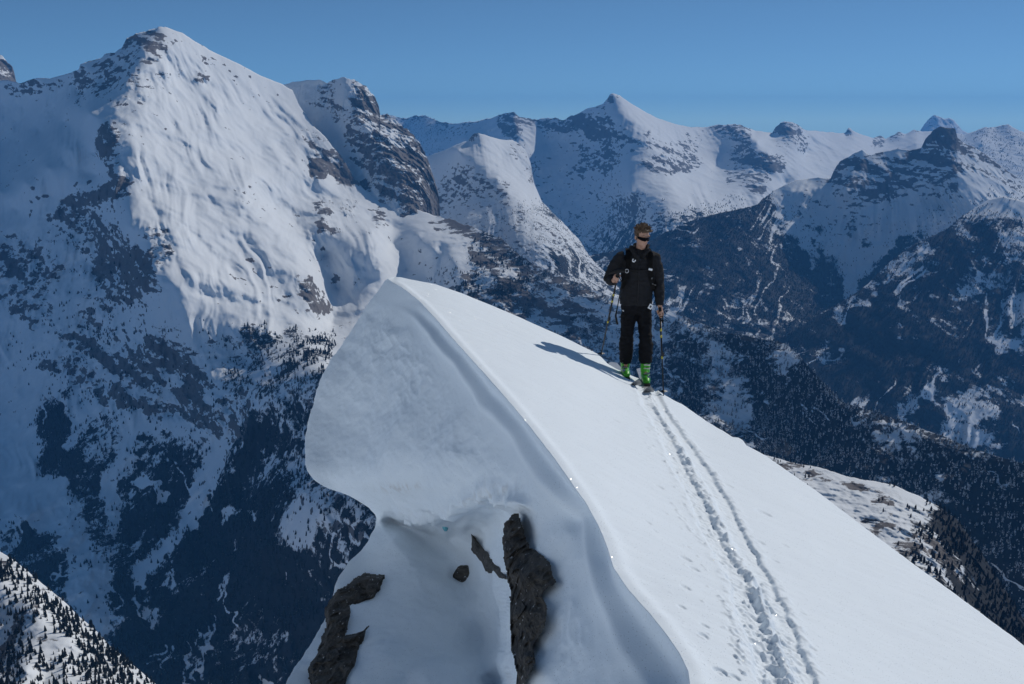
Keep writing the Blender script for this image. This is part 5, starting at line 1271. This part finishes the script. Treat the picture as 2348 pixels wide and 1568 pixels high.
def build_skier():
    base = surf(1455, 870)
    x0, y0, z0 = base
    q1 = surf(1470, 905) - base; q2 = surf(1420, 866) - base      # two directions on the snow give its local plane
    nrm = q1.cross(q2).normalized()
    gz = lambda dx, dy: -(nrm.x * dx + nrm.y * dy) / nrm.z
    # stature: the crown of the head stands this high above the snow
    top_ = pt(np.array([1467.0]), np.array([506.0]), np.array([base.length * 0.985]))[0]
    S = (top_[2] * base.y / top_[1] - base.z) / 1.885
    S = max(0.88, min(1.06, S))
    print('skier scale', S, 'depth', base.y)
    root = empty('skier', base)
    root.scale = (S, S, S)
    tag(root, 'man in black jacket and trousers standing on skis at the slope edge', 'person')
    LF, RF = Vector((-0.112, 0.02, 0.035)), Vector((0.118, -0.05, -0.025))      # boot soles
    # --- anatomical points (local: x right, y away from the photographer, z up)
    Lsh, Rsh = Vector((-0.195, 0.03, 1.455)), Vector((0.185, 0.03, 1.455))
    Lel, Rel = Vector((-0.335, 0.02, 1.185)), Vector((0.255, 0.07, 1.165))
    Lwr, Rwr = Vector((-0.285, -0.20, 1.225)), Vector((0.262, -0.06, 0.895))
    Lha, Rha = Vector((-0.268, -0.27, 1.262)), Vector((0.262, -0.10, 0.815))
    hips = Vector((-0.005, 0.02, 0.93))
    Lkn, Rkn = Vector((-0.112, -0.03, 0.53)), Vector((0.108, -0.06, 0.50))
    Lan, Ran = LF + Vector((0, 0.02, 0.12)), RF + Vector((0, 0.02, 0.12))
    neck = Vector((0.025, 0.03, 1.53)); headc = Vector((0.036, -0.005, 1.700))
    HM = Matrix.Rotation(math.radians(26), 4, 'Z') @ Matrix.Rotation(math.radians(16), 4, 'X')   # turned to his left, looking down
    hd = lambda x, y, z: headc + HM @ Vector((x, y, z))
    # ---------------- body: one mesh
    bm = bmesh.new()
    tube(bm, [(0.0, 0.03, 0.86, 0.12, 0.085), (0.0, 0.03, 0.98, 0.13, 0.09), (0.0, 0.03, 1.12, 0.13, 0.095), (0.0, 0.03, 1.30, 0.155, 0.105), (0.005, 0.03, 1.42, 0.16, 0.09), (0.012, 0.03, 1.48, 0.10, 0.07), (0.02, 0.03, 1.53, 0.058, 0.06)], 20)
    tube(bm, [(*(neck - Vector((0, 0, .05))), 0.058), (*(neck + Vector((0.003, -0.01, .05))), 0.056), (*(headc + Vector((0, .02, -.06))), 0.055)])
    for sh, el, wr in ((Lsh, Lel, Lwr), (Rsh, Rel, Rwr)):
        tube(bm, [(*sh, 0.055), (*sh.lerp(el, .5), 0.048), (*el, 0.040), (*el.lerp(wr, .4), 0.040), (*wr, 0.028)])
    for s, kn, an in ((-1, Lkn, Lan), (1, Rkn, Ran)):
        tube(bm, [(0.07 * s, 0.03, 0.90, 0.072), (*Vector((0.085 * s, 0.012, 0.78)), 0.068), (*kn, 0.048), (*kn.lerp(an, .35), 0.048), (*an, 0.036)])
    # head
    ball(bm, hd(0, 0.012, 0.022), (0.076, 0.096, 0.100), HM, 24)
    ball(bm, hd(0, -0.022, -0.050), (0.058, 0.066, 0.072), HM, 20)
    ball(bm, hd(0, -0.062, -0.104), (0.026, 0.024, 0.020), HM, 12)           # chin
    ball(bm, hd(0, -0.070, -0.018), (0.055, 0.022, 0.030), HM, 12)           # cheekbones
    tube(bm, [(*hd(0, -0.082, 0.022), 0.009), (*hd(0, -0.096, -0.008), 0.012), (*hd(0, -0.104, -0.026), 0.0145), (*hd(0, -0.086, -0.036), 0.011)], 10)
    for s in (-1, 1):
        ball(bm, hd(0.078 * s, 0.012, -0.006), (0.010, 0.020, 0.031), HM, 12)  # ears
        ball(bm, hd(0.032 * s, -0.078, 0.040), (0.026, 0.010, 0.008), HM, 10)  # brows
    tube(bm, [(*hd(-0.026, -0.076, -0.064), 0.006), (*hd(0, -0.085, -0.063), 0.0085), (*hd(0.026, -0.076, -0.064), 0.006)], 8)
    tube(bm, [(*hd(-0.022, -0.077, -0.077), 0.006), (*hd(0, -0.084, -0.078), 0.0085), (*hd(0.022, -0.077, -0.077), 0.006)], 8)
    # hands closed round the poles
    def hand(bm, c, wr, axis, out, s):
        """c: centre of the grip, axis: pole direction (up), out: from the grip towards the palm, s: thumb side"""
        axis = axis.normalized(); out = (out - axis * out.dot(axis)).normalized(); side = axis.cross(out).normalized() * s
        palm = c + out * 0.030
        M = Matrix((side, out, axis)).transposed().to_4x4()
        ball(bm, palm, (0.030, 0.016, 0.042), M, 14)
        tube(bm, [(*wr, 0.028), (*wr.lerp(palm, .6), 0.026), (*palm, 0.022)])
        for k, (off, L) in enumerate(((0.033, .9), (0.012, 1.0), (-0.010, .97), (-0.031, .84))):
            o = c + axis * off
            arc = []
            for j in range(7):
                a = math.radians(-35 + 245 * L * j / 6)
                arc.append((*(o + (out * math.cos(a) + side * -math.sin(a)) * 0.0245 + axis * (-0.003 * j)), 0.0092 - 0.0004 * j))
            tube(bm, arc, 8)
        th = [(*(palm + side * 0.026 - axis * 0.012), 0.013), (*(palm + side * 0.040 + axis * 0.018 - out * 0.016), 0.0115), (*(c + side * 0.030 - out * 0.014 + axis * 0.034), 0.010), (*(c + side * 0.010 - out * 0.028 + axis * 0.042), 0.0085)]
        tube(bm, th, 8)
    tipL, tipR = (surf(1377, 816) - base) / S, (surf(1521, 906) - base) / S
    axL = (Lha - tipL).normalized(); axR = (Rha - tipR).normalized()
    hand(bm, Lha, Lwr, axL, Vector((-0.55, 0.75, 0)), -1)
    hand(bm, Rha, Rwr, axR, Vector((0.55, 0.75, 0.0)), 1)
    fused('body', bm, M_SKIN, root, 0.0055, 2)
    # ---------------- hair
    bm = bmesh.new()
    ball(bm, hd(0, 0.026, 0.044), (0.081, 0.094, 0.084), HM, 24)
    r = np.random.default_rng(3)
    for k in range(90):
        th = r.uniform(0, 2 * math.pi); ph = r.uniform(0.0, 1.25)
        n_ = Vector((math.sin(ph) * math.cos(th), math.sin(ph) * math.sin(th) + 0.05, math.cos(ph)))
        if n_.y < -0.55 and n_.z < 0.5: continue
        p0 = hd(n_.x * 0.074, 0.02 + n_.y * 0.088, 0.045 + n_.z * 0.078)
        sw = Vector((0.35 + 0.65 * r.random(), -0.35 * r.random(), 0.8 * r.random()))     # swept by the wind
        d1 = ((HM @ n_) * 0.8 + sw * 0.5).normalized()
        L = 0.020 + 0.040 * r.random() ** 1.5 + (0.022 if n_.x > 0.2 and n_.z > 0.2 else 0)
        tube(bm, [(*p0, 0.012), (*(p0 + d1 * L * .55), 0.009), (*(p0 + (d1 + sw * 0.7).normalized() * L), 0.003)], 6)
    for s in (-1, 1):
        tube(bm, [(*hd(0.074 * s, -0.020, 0.04), 0.013), (*hd(0.076 * s, -0.012, 0.005), 0.011), (*hd(0.074 * s, -0.012, -0.03), 0.006)], 8)
    tube(bm, [(*hd(-0.06, -0.062, 0.088), 0.016), (*hd(-0.01, -0.078, 0.098), 0.018), (*hd(0.055, -0.066, 0.094), 0.017), (*hd(0.10, -0.05, 0.088), 0.007)], 8)
    fused('hair', bm, M_HAIR, root, 0.006, 1, wrinkle=0.004, wscale=38)
    # ---------------- sunglasses
    bm = bmesh.new()
    pr = []
    for k in range(17):
        a = math.radians(-78 + 156 * k / 16)
        pr.append((0.083 * math.sin(a), -0.012 - 0.094 * math.cos(a)))
    top, bot = [], []
    for k, (x, y) in enumerate(pr):
        w = abs(k - 8) / 8
        top.append(bm.verts.new(hd(x, y, 0.030 - 0.004 * w))); bot.append(bm.verts.new(hd(x, y, (-0.016 + 0.016 * w ** 2) + (0.010 if k == 8 else 0))))
    for k in range(16):
        bm.faces.new((top[k], top[k + 1], bot[k + 1], bot[k]))
    bmesh.ops.solidify(bm, geom=bm.faces[:], thickness=0.004)
    gl = finish('sunglasses', bm, M_LENS, root)
    for s in (-1, 1):
        bm = bmesh.new()
        tube(bm, [(*hd(0.079 * s, -0.034, 0.020), 0.005), (*hd(0.084 * s, 0.0, 0.022), 0.004), (*hd(0.084 * s, 0.03, 0.012), 0.004)], 8)
        finish('temple_arm', bm, M_BLACKP, gl)
    # ---------------- trousers
    bm = bmesh.new()
    tube(bm, [(-0.004, 0.03, 1.00, 0.165, 0.125), (-0.004, 0.03, 0.93, 0.178, 0.132), (-0.004, 0.03, 0.86, 0.180, 0.130), (-0.004, 0.03, 0.80, 0.150, 0.115)], 22)
    for s, kn, an, zb in ((-1, Lkn, Lan, 0.20), (1, Rkn, Ran, 0.23)):
        bot = kn.lerp(an, 0.86 if s < 0 else 0.70)
        tube(bm, [(0.088 * s - .004, 0.03, 0.88, 0.090), (*Vector((0.090 * s - .004, 0.01, 0.76)), 0.090), (*Vector((kn.x * .96, -0.015, 0.64)), 0.080), (*kn, 0.078), (*(kn.lerp(an, .18) + Vector((0.004 * s, 0.01, 0))), 0.086), (*kn.lerp(an, .40), 0.083), (*kn.lerp(an, .6), 0.077), (*bot, 0.070)], 18)
    tr = fused('trousers', bm, M_TROUSER, root, 0.010, 3, wrinkle=0.011, wscale=7.0, seed=3, wz=2.0)
    bm = bmesh.new(); box(bm, (-0.166, -0.058, 0.845), (0.022, 0.004, 0.012), Matrix.Rotation(-0.9, 4, 'Z') @ Matrix.Rotation(0.4, 4, 'Y'))
    finish('thigh_logo', bm, M_WHITE, tr)
    # ---------------- jacket
    bm = bmesh.new()
    tube(bm, [(-0.006, 0.03, 0.905, 0.188, 0.140), (-0.006, 0.03, 0.96, 0.192, 0.143), (-0.004, 0.03, 1.06, 0.184, 0.138), (0, 0.03, 1.20, 0.188, 0.140), (0, 0.03, 1.32, 0.196, 0.140), (0, 0.032, 1.42, 0.200, 0.125), (0.004, 0.035, 1.475, 0.165, 0.105), (0.012, 0.035, 1.52, 0.105, 0.090), (0.02, 0.045, 1.565, 0.085, 0.080)], 26)
    # stand-up collar with folded hood behind
    tube(bm, [(-0.07, -0.045, 1.545, 0.030), (-0.075, 0.03, 1.575, 0.034), (-0.03, 0.10, 1.580, 0.040), (0.055, 0.10, 1.585, 0.042), (0.108, 0.045, 1.585, 0.036), (0.098, -0.035, 1.550, 0.030), (0.055, -0.085, 1.50, 0.022)], 12)
    tube(bm, [(-0.07, -0.045, 1.545, 0.028), (-0.03, -0.090, 1.49, 0.022), (0.01, -0.105, 1.44, 0.018)], 10)
    for sh, el, wr, k in ((Lsh, Lel, Lwr, .86), (Rsh, Rel, Rwr, .97)):
        mid = sh.lerp(el, .5) + Vector((0.012 * (1 if sh.x > 0 else -1), 0, 0.015))
        tube(bm, [(*(sh + Vector((-0.03 if sh.x > 0 else 0.03, 0, 0.0))), 0.082), (*sh, 0.082), (*mid, 0.074), (*el, 0.069), (*el.lerp(wr, .35), 0.064), (*el.lerp(wr, .7), 0.054), (*el.lerp(wr, k), 0.045)], 16)
    # jacket tied at the hip side: the loose cuff over the hanging arm
    jk = fused('jacket', bm, M_JACKET, root, 0.009, 3, wrinkle=0.007, wscale=9.0, seed=8, wz=1.5)
    bm = bmesh.new()
    tube(bm, [(0.0, -0.112, 1.44, 0.004), (0.0, -0.118, 1.32, 0.004), (0.0, -0.116, 1.2, 0.004), (-0.004, -0.114, 1.06, 0.004), (-0.006, -0.118, 0.95, 0.004)], 6)
    finish('zip', bm, M_BLACKP, jk)
    # white card hanging at the hem
    bm = bmesh.new()
    R = Matrix.Rotation(math.radians(28), 4, 'Y')
    box(bm, (0.142, -0.125, 0.905), (0.044, 0.004, 0.060), R, 0.001)
    cd = finish('pass_card', bm, M_WHITE, jk, False)
    bm = bmesh.new(); box(bm, (0.143, -0.1280, 0.905), (0.020, 0.002, 0.026), R)
    finish('card_print', bm, M_PRINT, cd, False)
    # ---------------- boots
    for F, s, cuffm, lowm in ((LF, -1, M_GREEN, M_GREEN), (RF, 1, M_GREEN, M_GREEN)):
        bo = empty('ski_boot', F, root); bo.scale = (0.92, 0.95, 0.93)
        bm = bmesh.new()
        tube(bm, [(0, 0.125, 0.055, 0.036), (0, 0.09, 0.062, 0.052), (0, 0.02, 0.066, 0.056), (0, -0.06, 0.060, 0.054), (0, -0.12, 0.050, 0.048), (0, -0.165, 0.040, 0.032)], 14)
        tube(bm, [(0, 0.055, 0.06, 0.054), (0, 0.05, 0.12, 0.056), (0, 0.04, 0.17, 0.055)], 14)
        fused('shell', bm, lowm, bo, 0.007, 2)
        bm = bmesh.new()
        tube(bm, [(0, 0.045, 0.13, 0.060), (0, 0.036, 0.19, 0.062), (0, 0.022, 0.25, 0.064), (0, 0.012, 0.285, 0.062)], 16)
        fused('cuff', bm, cuffm if s < 0 else M_GREEN, bo, 0.007, 2)
        bm = bmesh.new()
        tube(bm, [(0, 0.014, 0.26, 0.055), (0, 0.0, 0.33, 0.060)], 16)
        finish('liner', bm, M_BLACKP, bo)
        bm = bmesh.new()
        box(bm, (0, -0.02, 0.012), (0.074, 0.315, 0.026), None, 0.006)
        finish('sole', bm, M_BLACKP, bo, False)
        for k, (yy, zz, tl) in enumerate(((-0.085, 0.098, 0.5), (-0.035, 0.125, 0.8), (-0.030, 0.195, 1.35), (-0.044, 0.245, 1.4))):
            bm = bmesh.new()
            box(bm, (0.012 * s, yy, zz), (0.085, 0.016, 0.012), Matrix.Rotation(-tl, 4, 'X'), 0.003)
            box(bm, (0.030 * s, yy - 0.010, zz + 0.004), (0.036, 0.016, 0.026), Matrix.Rotation(-tl, 4, 'X'), 0.002)
            finish('buckle', bm, M_STEEL, bo, False)
    # ---------------- rucksack (straps and buckles show in front)
    pk = empty('backpack', base); pk.scale = (S, S, S)
    tag(pk, 'black backpack worn by the skier, chest straps with pale buckles', 'backpack')
    bm = bmesh.new()
    tube(bm, [(0.0, 0.245, 1.02, 0.125, 0.075), (0, 0.255, 1.12, 0.14, 0.09), (0, 0.26, 1.30, 0.14, 0.095), (0, 0.25, 1.43, 0.12, 0.075)], 18)
    fused('pack_body', bm, M_STRAP, pk, 0.012, 4, wrinkle=0.004)
    for s in (-1, 1):
        bm = bmesh.new()
        line = [(0.105 * s, 0.17, 1.47), (0.118 * s, 0.06, 1.562), (0.124 * s, -0.03, 1.535), (0.127 * s, -0.095, 1.45), (0.132 * s, -0.118, 1.34), (0.150 * s, -0.105, 1.22), (0.178 * s, -0.03, 1.10), (0.172 * s, 0.14, 1.06)]
        prev = None
        for q in line:
            w = Vector((0.026, 0, 0)) if q[1] < 0.1 else Vector((0.022, 0, 0))
            a, b = bm.verts.new(Vector(q) - w), bm.verts.new(Vector(q) + w)
            if prev: bm.faces.new((prev[0], prev[1], b, a))
            prev = (a, b)
        bmesh.ops.solidify(bm, geom=bm.faces[:], thickness=0.012)
        bmesh.ops.bevel(bm, geom=bm.edges[:], offset=0.003, segments=1, affect='EDGES')
        finish('shoulder_strap', bm, M_STRAP, pk)
    bm = bmesh.new()
    tube(bm, [(-0.128, -0.122, 1.335, 0.008), (0, -0.128, 1.325, 0.008), (0.128, -0.122, 1.335, 0.008)], 8)
    finish('chest_strap', bm, M_STRAP, pk)
    bm = bmesh.new()      # forked pale slider high on the strap
    R = Matrix.Rotation(math.radians(25), 4, 'Y')
    for dx, dz, w, h in ((-0.016, 0.006, 0.012, 0.024), (0.014, 0.008, 0.012, 0.022), (0.0, -0.010, 0.030, 0.014)):
        box(bm, Vector((-0.066, -0.130, 1.440)) + R @ Vector((dx, 0, dz)), (w, 0.006, h), R, 0.002)
    finish('slider', bm, M_WHITE, pk, False)
    bm = bmesh.new()      # ring
    ring = [(-0.142 + 0.019 * math.cos(a), -0.130, 1.322 + 0.021 * math.sin(a), 0.0048) for a in np.linspace(0, 2 * math.pi, 20)]
    tube(bm, ring, 8)
    finish('ring', bm, M_STEEL, pk)
    bm = bmesh.new()
    box(bm, (0.128, -0.132, 1.340), (0.046, 0.010, 0.024), Matrix.Rotation(math.radians(14), 4, 'Y'), 0.003)
    finish('buckle', bm, M_WHITE, pk, False)
    for q, sz in (((0.150, -0.118, 1.235), (0.014, 0.008, 0.022)), ((0.165, -0.10, 1.165), (0.018, 0.008, 0.012)), ((0.196, -0.075, 1.150), (0.022, 0.008, 0.012))):
        bm = bmesh.new(); box(bm, q, sz, Matrix.Rotation(math.radians(30), 4, 'Y'), 0.002)
        finish('strap_keeper', bm, M_GREY, pk, False)
    # ---------------- poles
    def pole(tip, hnd, ax, label, hooked):
        top = hnd + ax * 0.075
        po = empty('ski_pole', base + tip * S); po.scale = (S, S, S)
        tag(po, label, 'ski pole', 'ski poles held by the skier')
        T = -tip
        L = lambda q: Vector(q) + T
        bm = bmesh.new()
        d = hnd - tip
        tube(bm, [(*L(tip - ax * 0.02), 0.0035), (*L(tip + ax * 0.05), 0.008), (*L(tip + d * 0.45), 0.0085), (*L(tip + d * 0.46), 0.0105), (*L(hnd), 0.0105)], 10)
        sh = finish('shaft', bm, M_BLACKP, po)
        for f in (0.46, 0.72, 0.80):
            bm = bmesh.new()
            c = tip + d * f
            tube(bm, [(*L(c - ax * 0.016), 0.0118), (*L(c + ax * 0.016), 0.0118)], 10)
            finish('band', bm, M_YELLOW, sh)
        bm = bmesh.new()
        c = tip + d * 0.50
        box(bm, L(c + Vector((0.012, -0.006, 0))), (0.022, 0.024, 0.05), None, 0.004)
        finish('clamp', bm, M_BLACKP, po, False)
        bm = bmesh.new()
        rg = []
        for k in range(14):
            a = 2 * math.pi * k / 14
            rr = 0.050 * (0.82 + 0.18 * math.cos(4 * a))
            rg.append((math.cos(a) * rr, math.sin(a) * rr))
        c = tip + ax * 0.045
        lo = [bm.verts.new(L(c + Vector((x, y, 0.0)))) for x, y in rg]; hi = [bm.verts.new(L(c + Vector((x * .35, y * .35, 0.014)))) for x, y in rg]
        for k in range(14):
            bm.faces.new((lo[k], lo[(k + 1) % 14], hi[(k + 1) % 14], hi[k]))
        bm.faces.new(lo[::-1]); bm.faces.new(hi)
        finish('basket', bm, M_BLACKP, po, False)
        bm = bmesh.new()
        if hooked:
            tube(bm, [(*L(hnd - ax * 0.07), 0.015), (*L(hnd), 0.016), (*L(hnd + ax * 0.06), 0.017), (*L(hnd + ax * 0.10), 0.022)], 12)
            tube(bm, [(*L(hnd + ax * 0.105 + Vector((0.075, 0.01, 0.010))), 0.024), (*L(hnd + ax * 0.118), 0.029), (*L(hnd + ax * 0.112 + Vector((-0.055, -0.01, -0.004))), 0.021), (*L(hnd + ax * 0.095 + Vector((-0.105, -0.02, -0.012))), 0.014)], 12)
        else:
            tube(bm, [(*L(hnd - ax * 0.07), 0.014), (*L(hnd), 0.016), (*L(hnd + ax * 0.07), 0.018), (*L(hnd + ax * 0.085), 0.014)], 12)
        fused('grip', bm, M_STRAP, po, 0.006, 1)
        bm = bmesh.new()
        q0 = hnd + ax * 0.06
        if hooked:
            ln = [q0, q0 + Vector((0.05, 0.01, -0.10)), Vector((-0.245, -0.16, 0.90)), Vector((-0.262, -0.15, 0.80)), Vector((-0.238, -0.15, 0.70))]
        else:
            ln = [q0, q0 + Vector((0.03, -0.02, -0.06)), hnd - ax * 0.10 + Vector((0.02, -0.03, 0)), hnd - ax * 0.05]
        tube(bm, [(*L(q), 0.006 if i < len(ln) - 2 else 0.012) for i, q in enumerate(ln)], 8)
        finish('wrist_strap', bm, M_STRAP, po)
    pole(tipL, Lha, axL, 'black ski pole with hooked grip planted uphill, held at chest height', True)
    pole(tipR, Rha, axR, 'black ski pole hanging straight down from the lowered hand', False)
    # ---------------- skis
    for F, lab, yaw in ((LF, 'pale ski with dark tip on the uphill side of the track', 0.10), (RF, 'pale ski with rounded tip on the downhill side of the track', -0.06)):
        sk = empty('ski', base + F * S); sk.scale = (S, S, S)
        tag(sk, lab, 'ski', 'pair of skis under the boots')
        slope = (gz(F.x, -0.7) - gz(F.x, 0.0)) / 0.7
        n = 28
        bm = bmesh.new(); rows = []
        for i in range(n + 1):
            t = i / n
            y = 0.80 - 1.48 * t
            w = 0.050 + 0.012 * (abs(t - 0.45) / 0.55) ** 2
            if t > 0.90: w *= math.sqrt(max(0.02, 1 - ((t - 0.90) / 0.102) ** 2))
            if t < 0.04: w *= math.sqrt(max(0.05, 1 - ((0.04 - t) / 0.042) ** 2))
            z = -0.014 + 0.10 * max(0, (t - 0.84) / 0.16) ** 2 + (-y) * slope * 0.8 * (1 if y < 0 else 0.4)
            x = -y * math.tan(yaw)
            rows.append([bm.verts.new((x - w, y, z)), bm.verts.new((x + w, y, z)), bm.verts.new((x + w, y, z + 0.011)), bm.verts.new((x - w, y, z + 0.011))])
        for a, b in zip(rows[:-1], rows[1:]):
            for k in range(4):
                bm.faces.new((a[k], a[(k + 1) % 4], b[(k + 1) % 4], b[k]))
        bm.faces.new(rows[0]); bm.faces.new(rows[-1][::-1])
        bmesh.ops.recalc_face_normals(bm, faces=bm.faces)
        me = bpy.data.meshes.new('plank'); bm.to_mesh(me); bm.free()
        me.materials.append(M_SKITOP); me.materials.append(M_SKIBASE)
        for p_ in me.polygons:
            p_.material_index = 0 if p_.normal.z > 0.3 else 1
        link('plank', me, None, sk)
        bm = bmesh.new()
        box(bm, (0, -0.165, 0.016), (0.07, 0.075, 0.036), None, 0.006)
        finish('toe_binding', bm, M_BLACKP, sk, False)
        bm = bmesh.new()
        box(bm, (0, 0.165, 0.022), (0.06, 0.08, 0.05), None, 0.006)
        finish('heel_binding', bm, M_BLACKP, sk, False)
    return root

SKIER = build_skier()
# ------------------------------------------------------------------ the blue air of the valley
def build_haze():
    bm = bmesh.new()
    lo = (-37000, -17000, -3900); hi = (37000, 20500, 450)
    vs = [bm.verts.new((x, y, z)) for x in (lo[0], hi[0]) for y in (lo[1], hi[1]) for z in (lo[2], hi[2])]
    for f in ((0, 1, 3, 2), (4, 6, 7, 5), (0, 4, 5, 1), (2, 3, 7, 6), (0, 2, 6, 4), (1, 5, 7, 3)):
        bm.faces.new([vs[i] for i in f])
    bmesh.ops.recalc_face_normals(bm, faces=bm.faces)
    me = bpy.data.meshes.new('haze'); bm.to_mesh(me); bm.free()
    m = bpy.data.materials.new('blue_air'); m.use_nodes = True
    n = m.node_tree.nodes; n.clear()
    o = n.new('ShaderNodeOutputMaterial'); v = n.new('ShaderNodeVolumePrincipled')
    v.inputs['Color'].default_value = HAZE_COL
    v.inputs['Density'].default_value = HAZE_DENS
    v.inputs['Anisotropy'].default_value = 0.0
    m.node_tree.links.new(v.outputs[0], o.inputs['Volume'])
    ob = link('haze', me, m)
    tag(ob, kind='stuff')
HAZE_COL = (0.12, 0.45, 1.0, 1)
HAZE_DENS = 3.9e-5
build_haze()
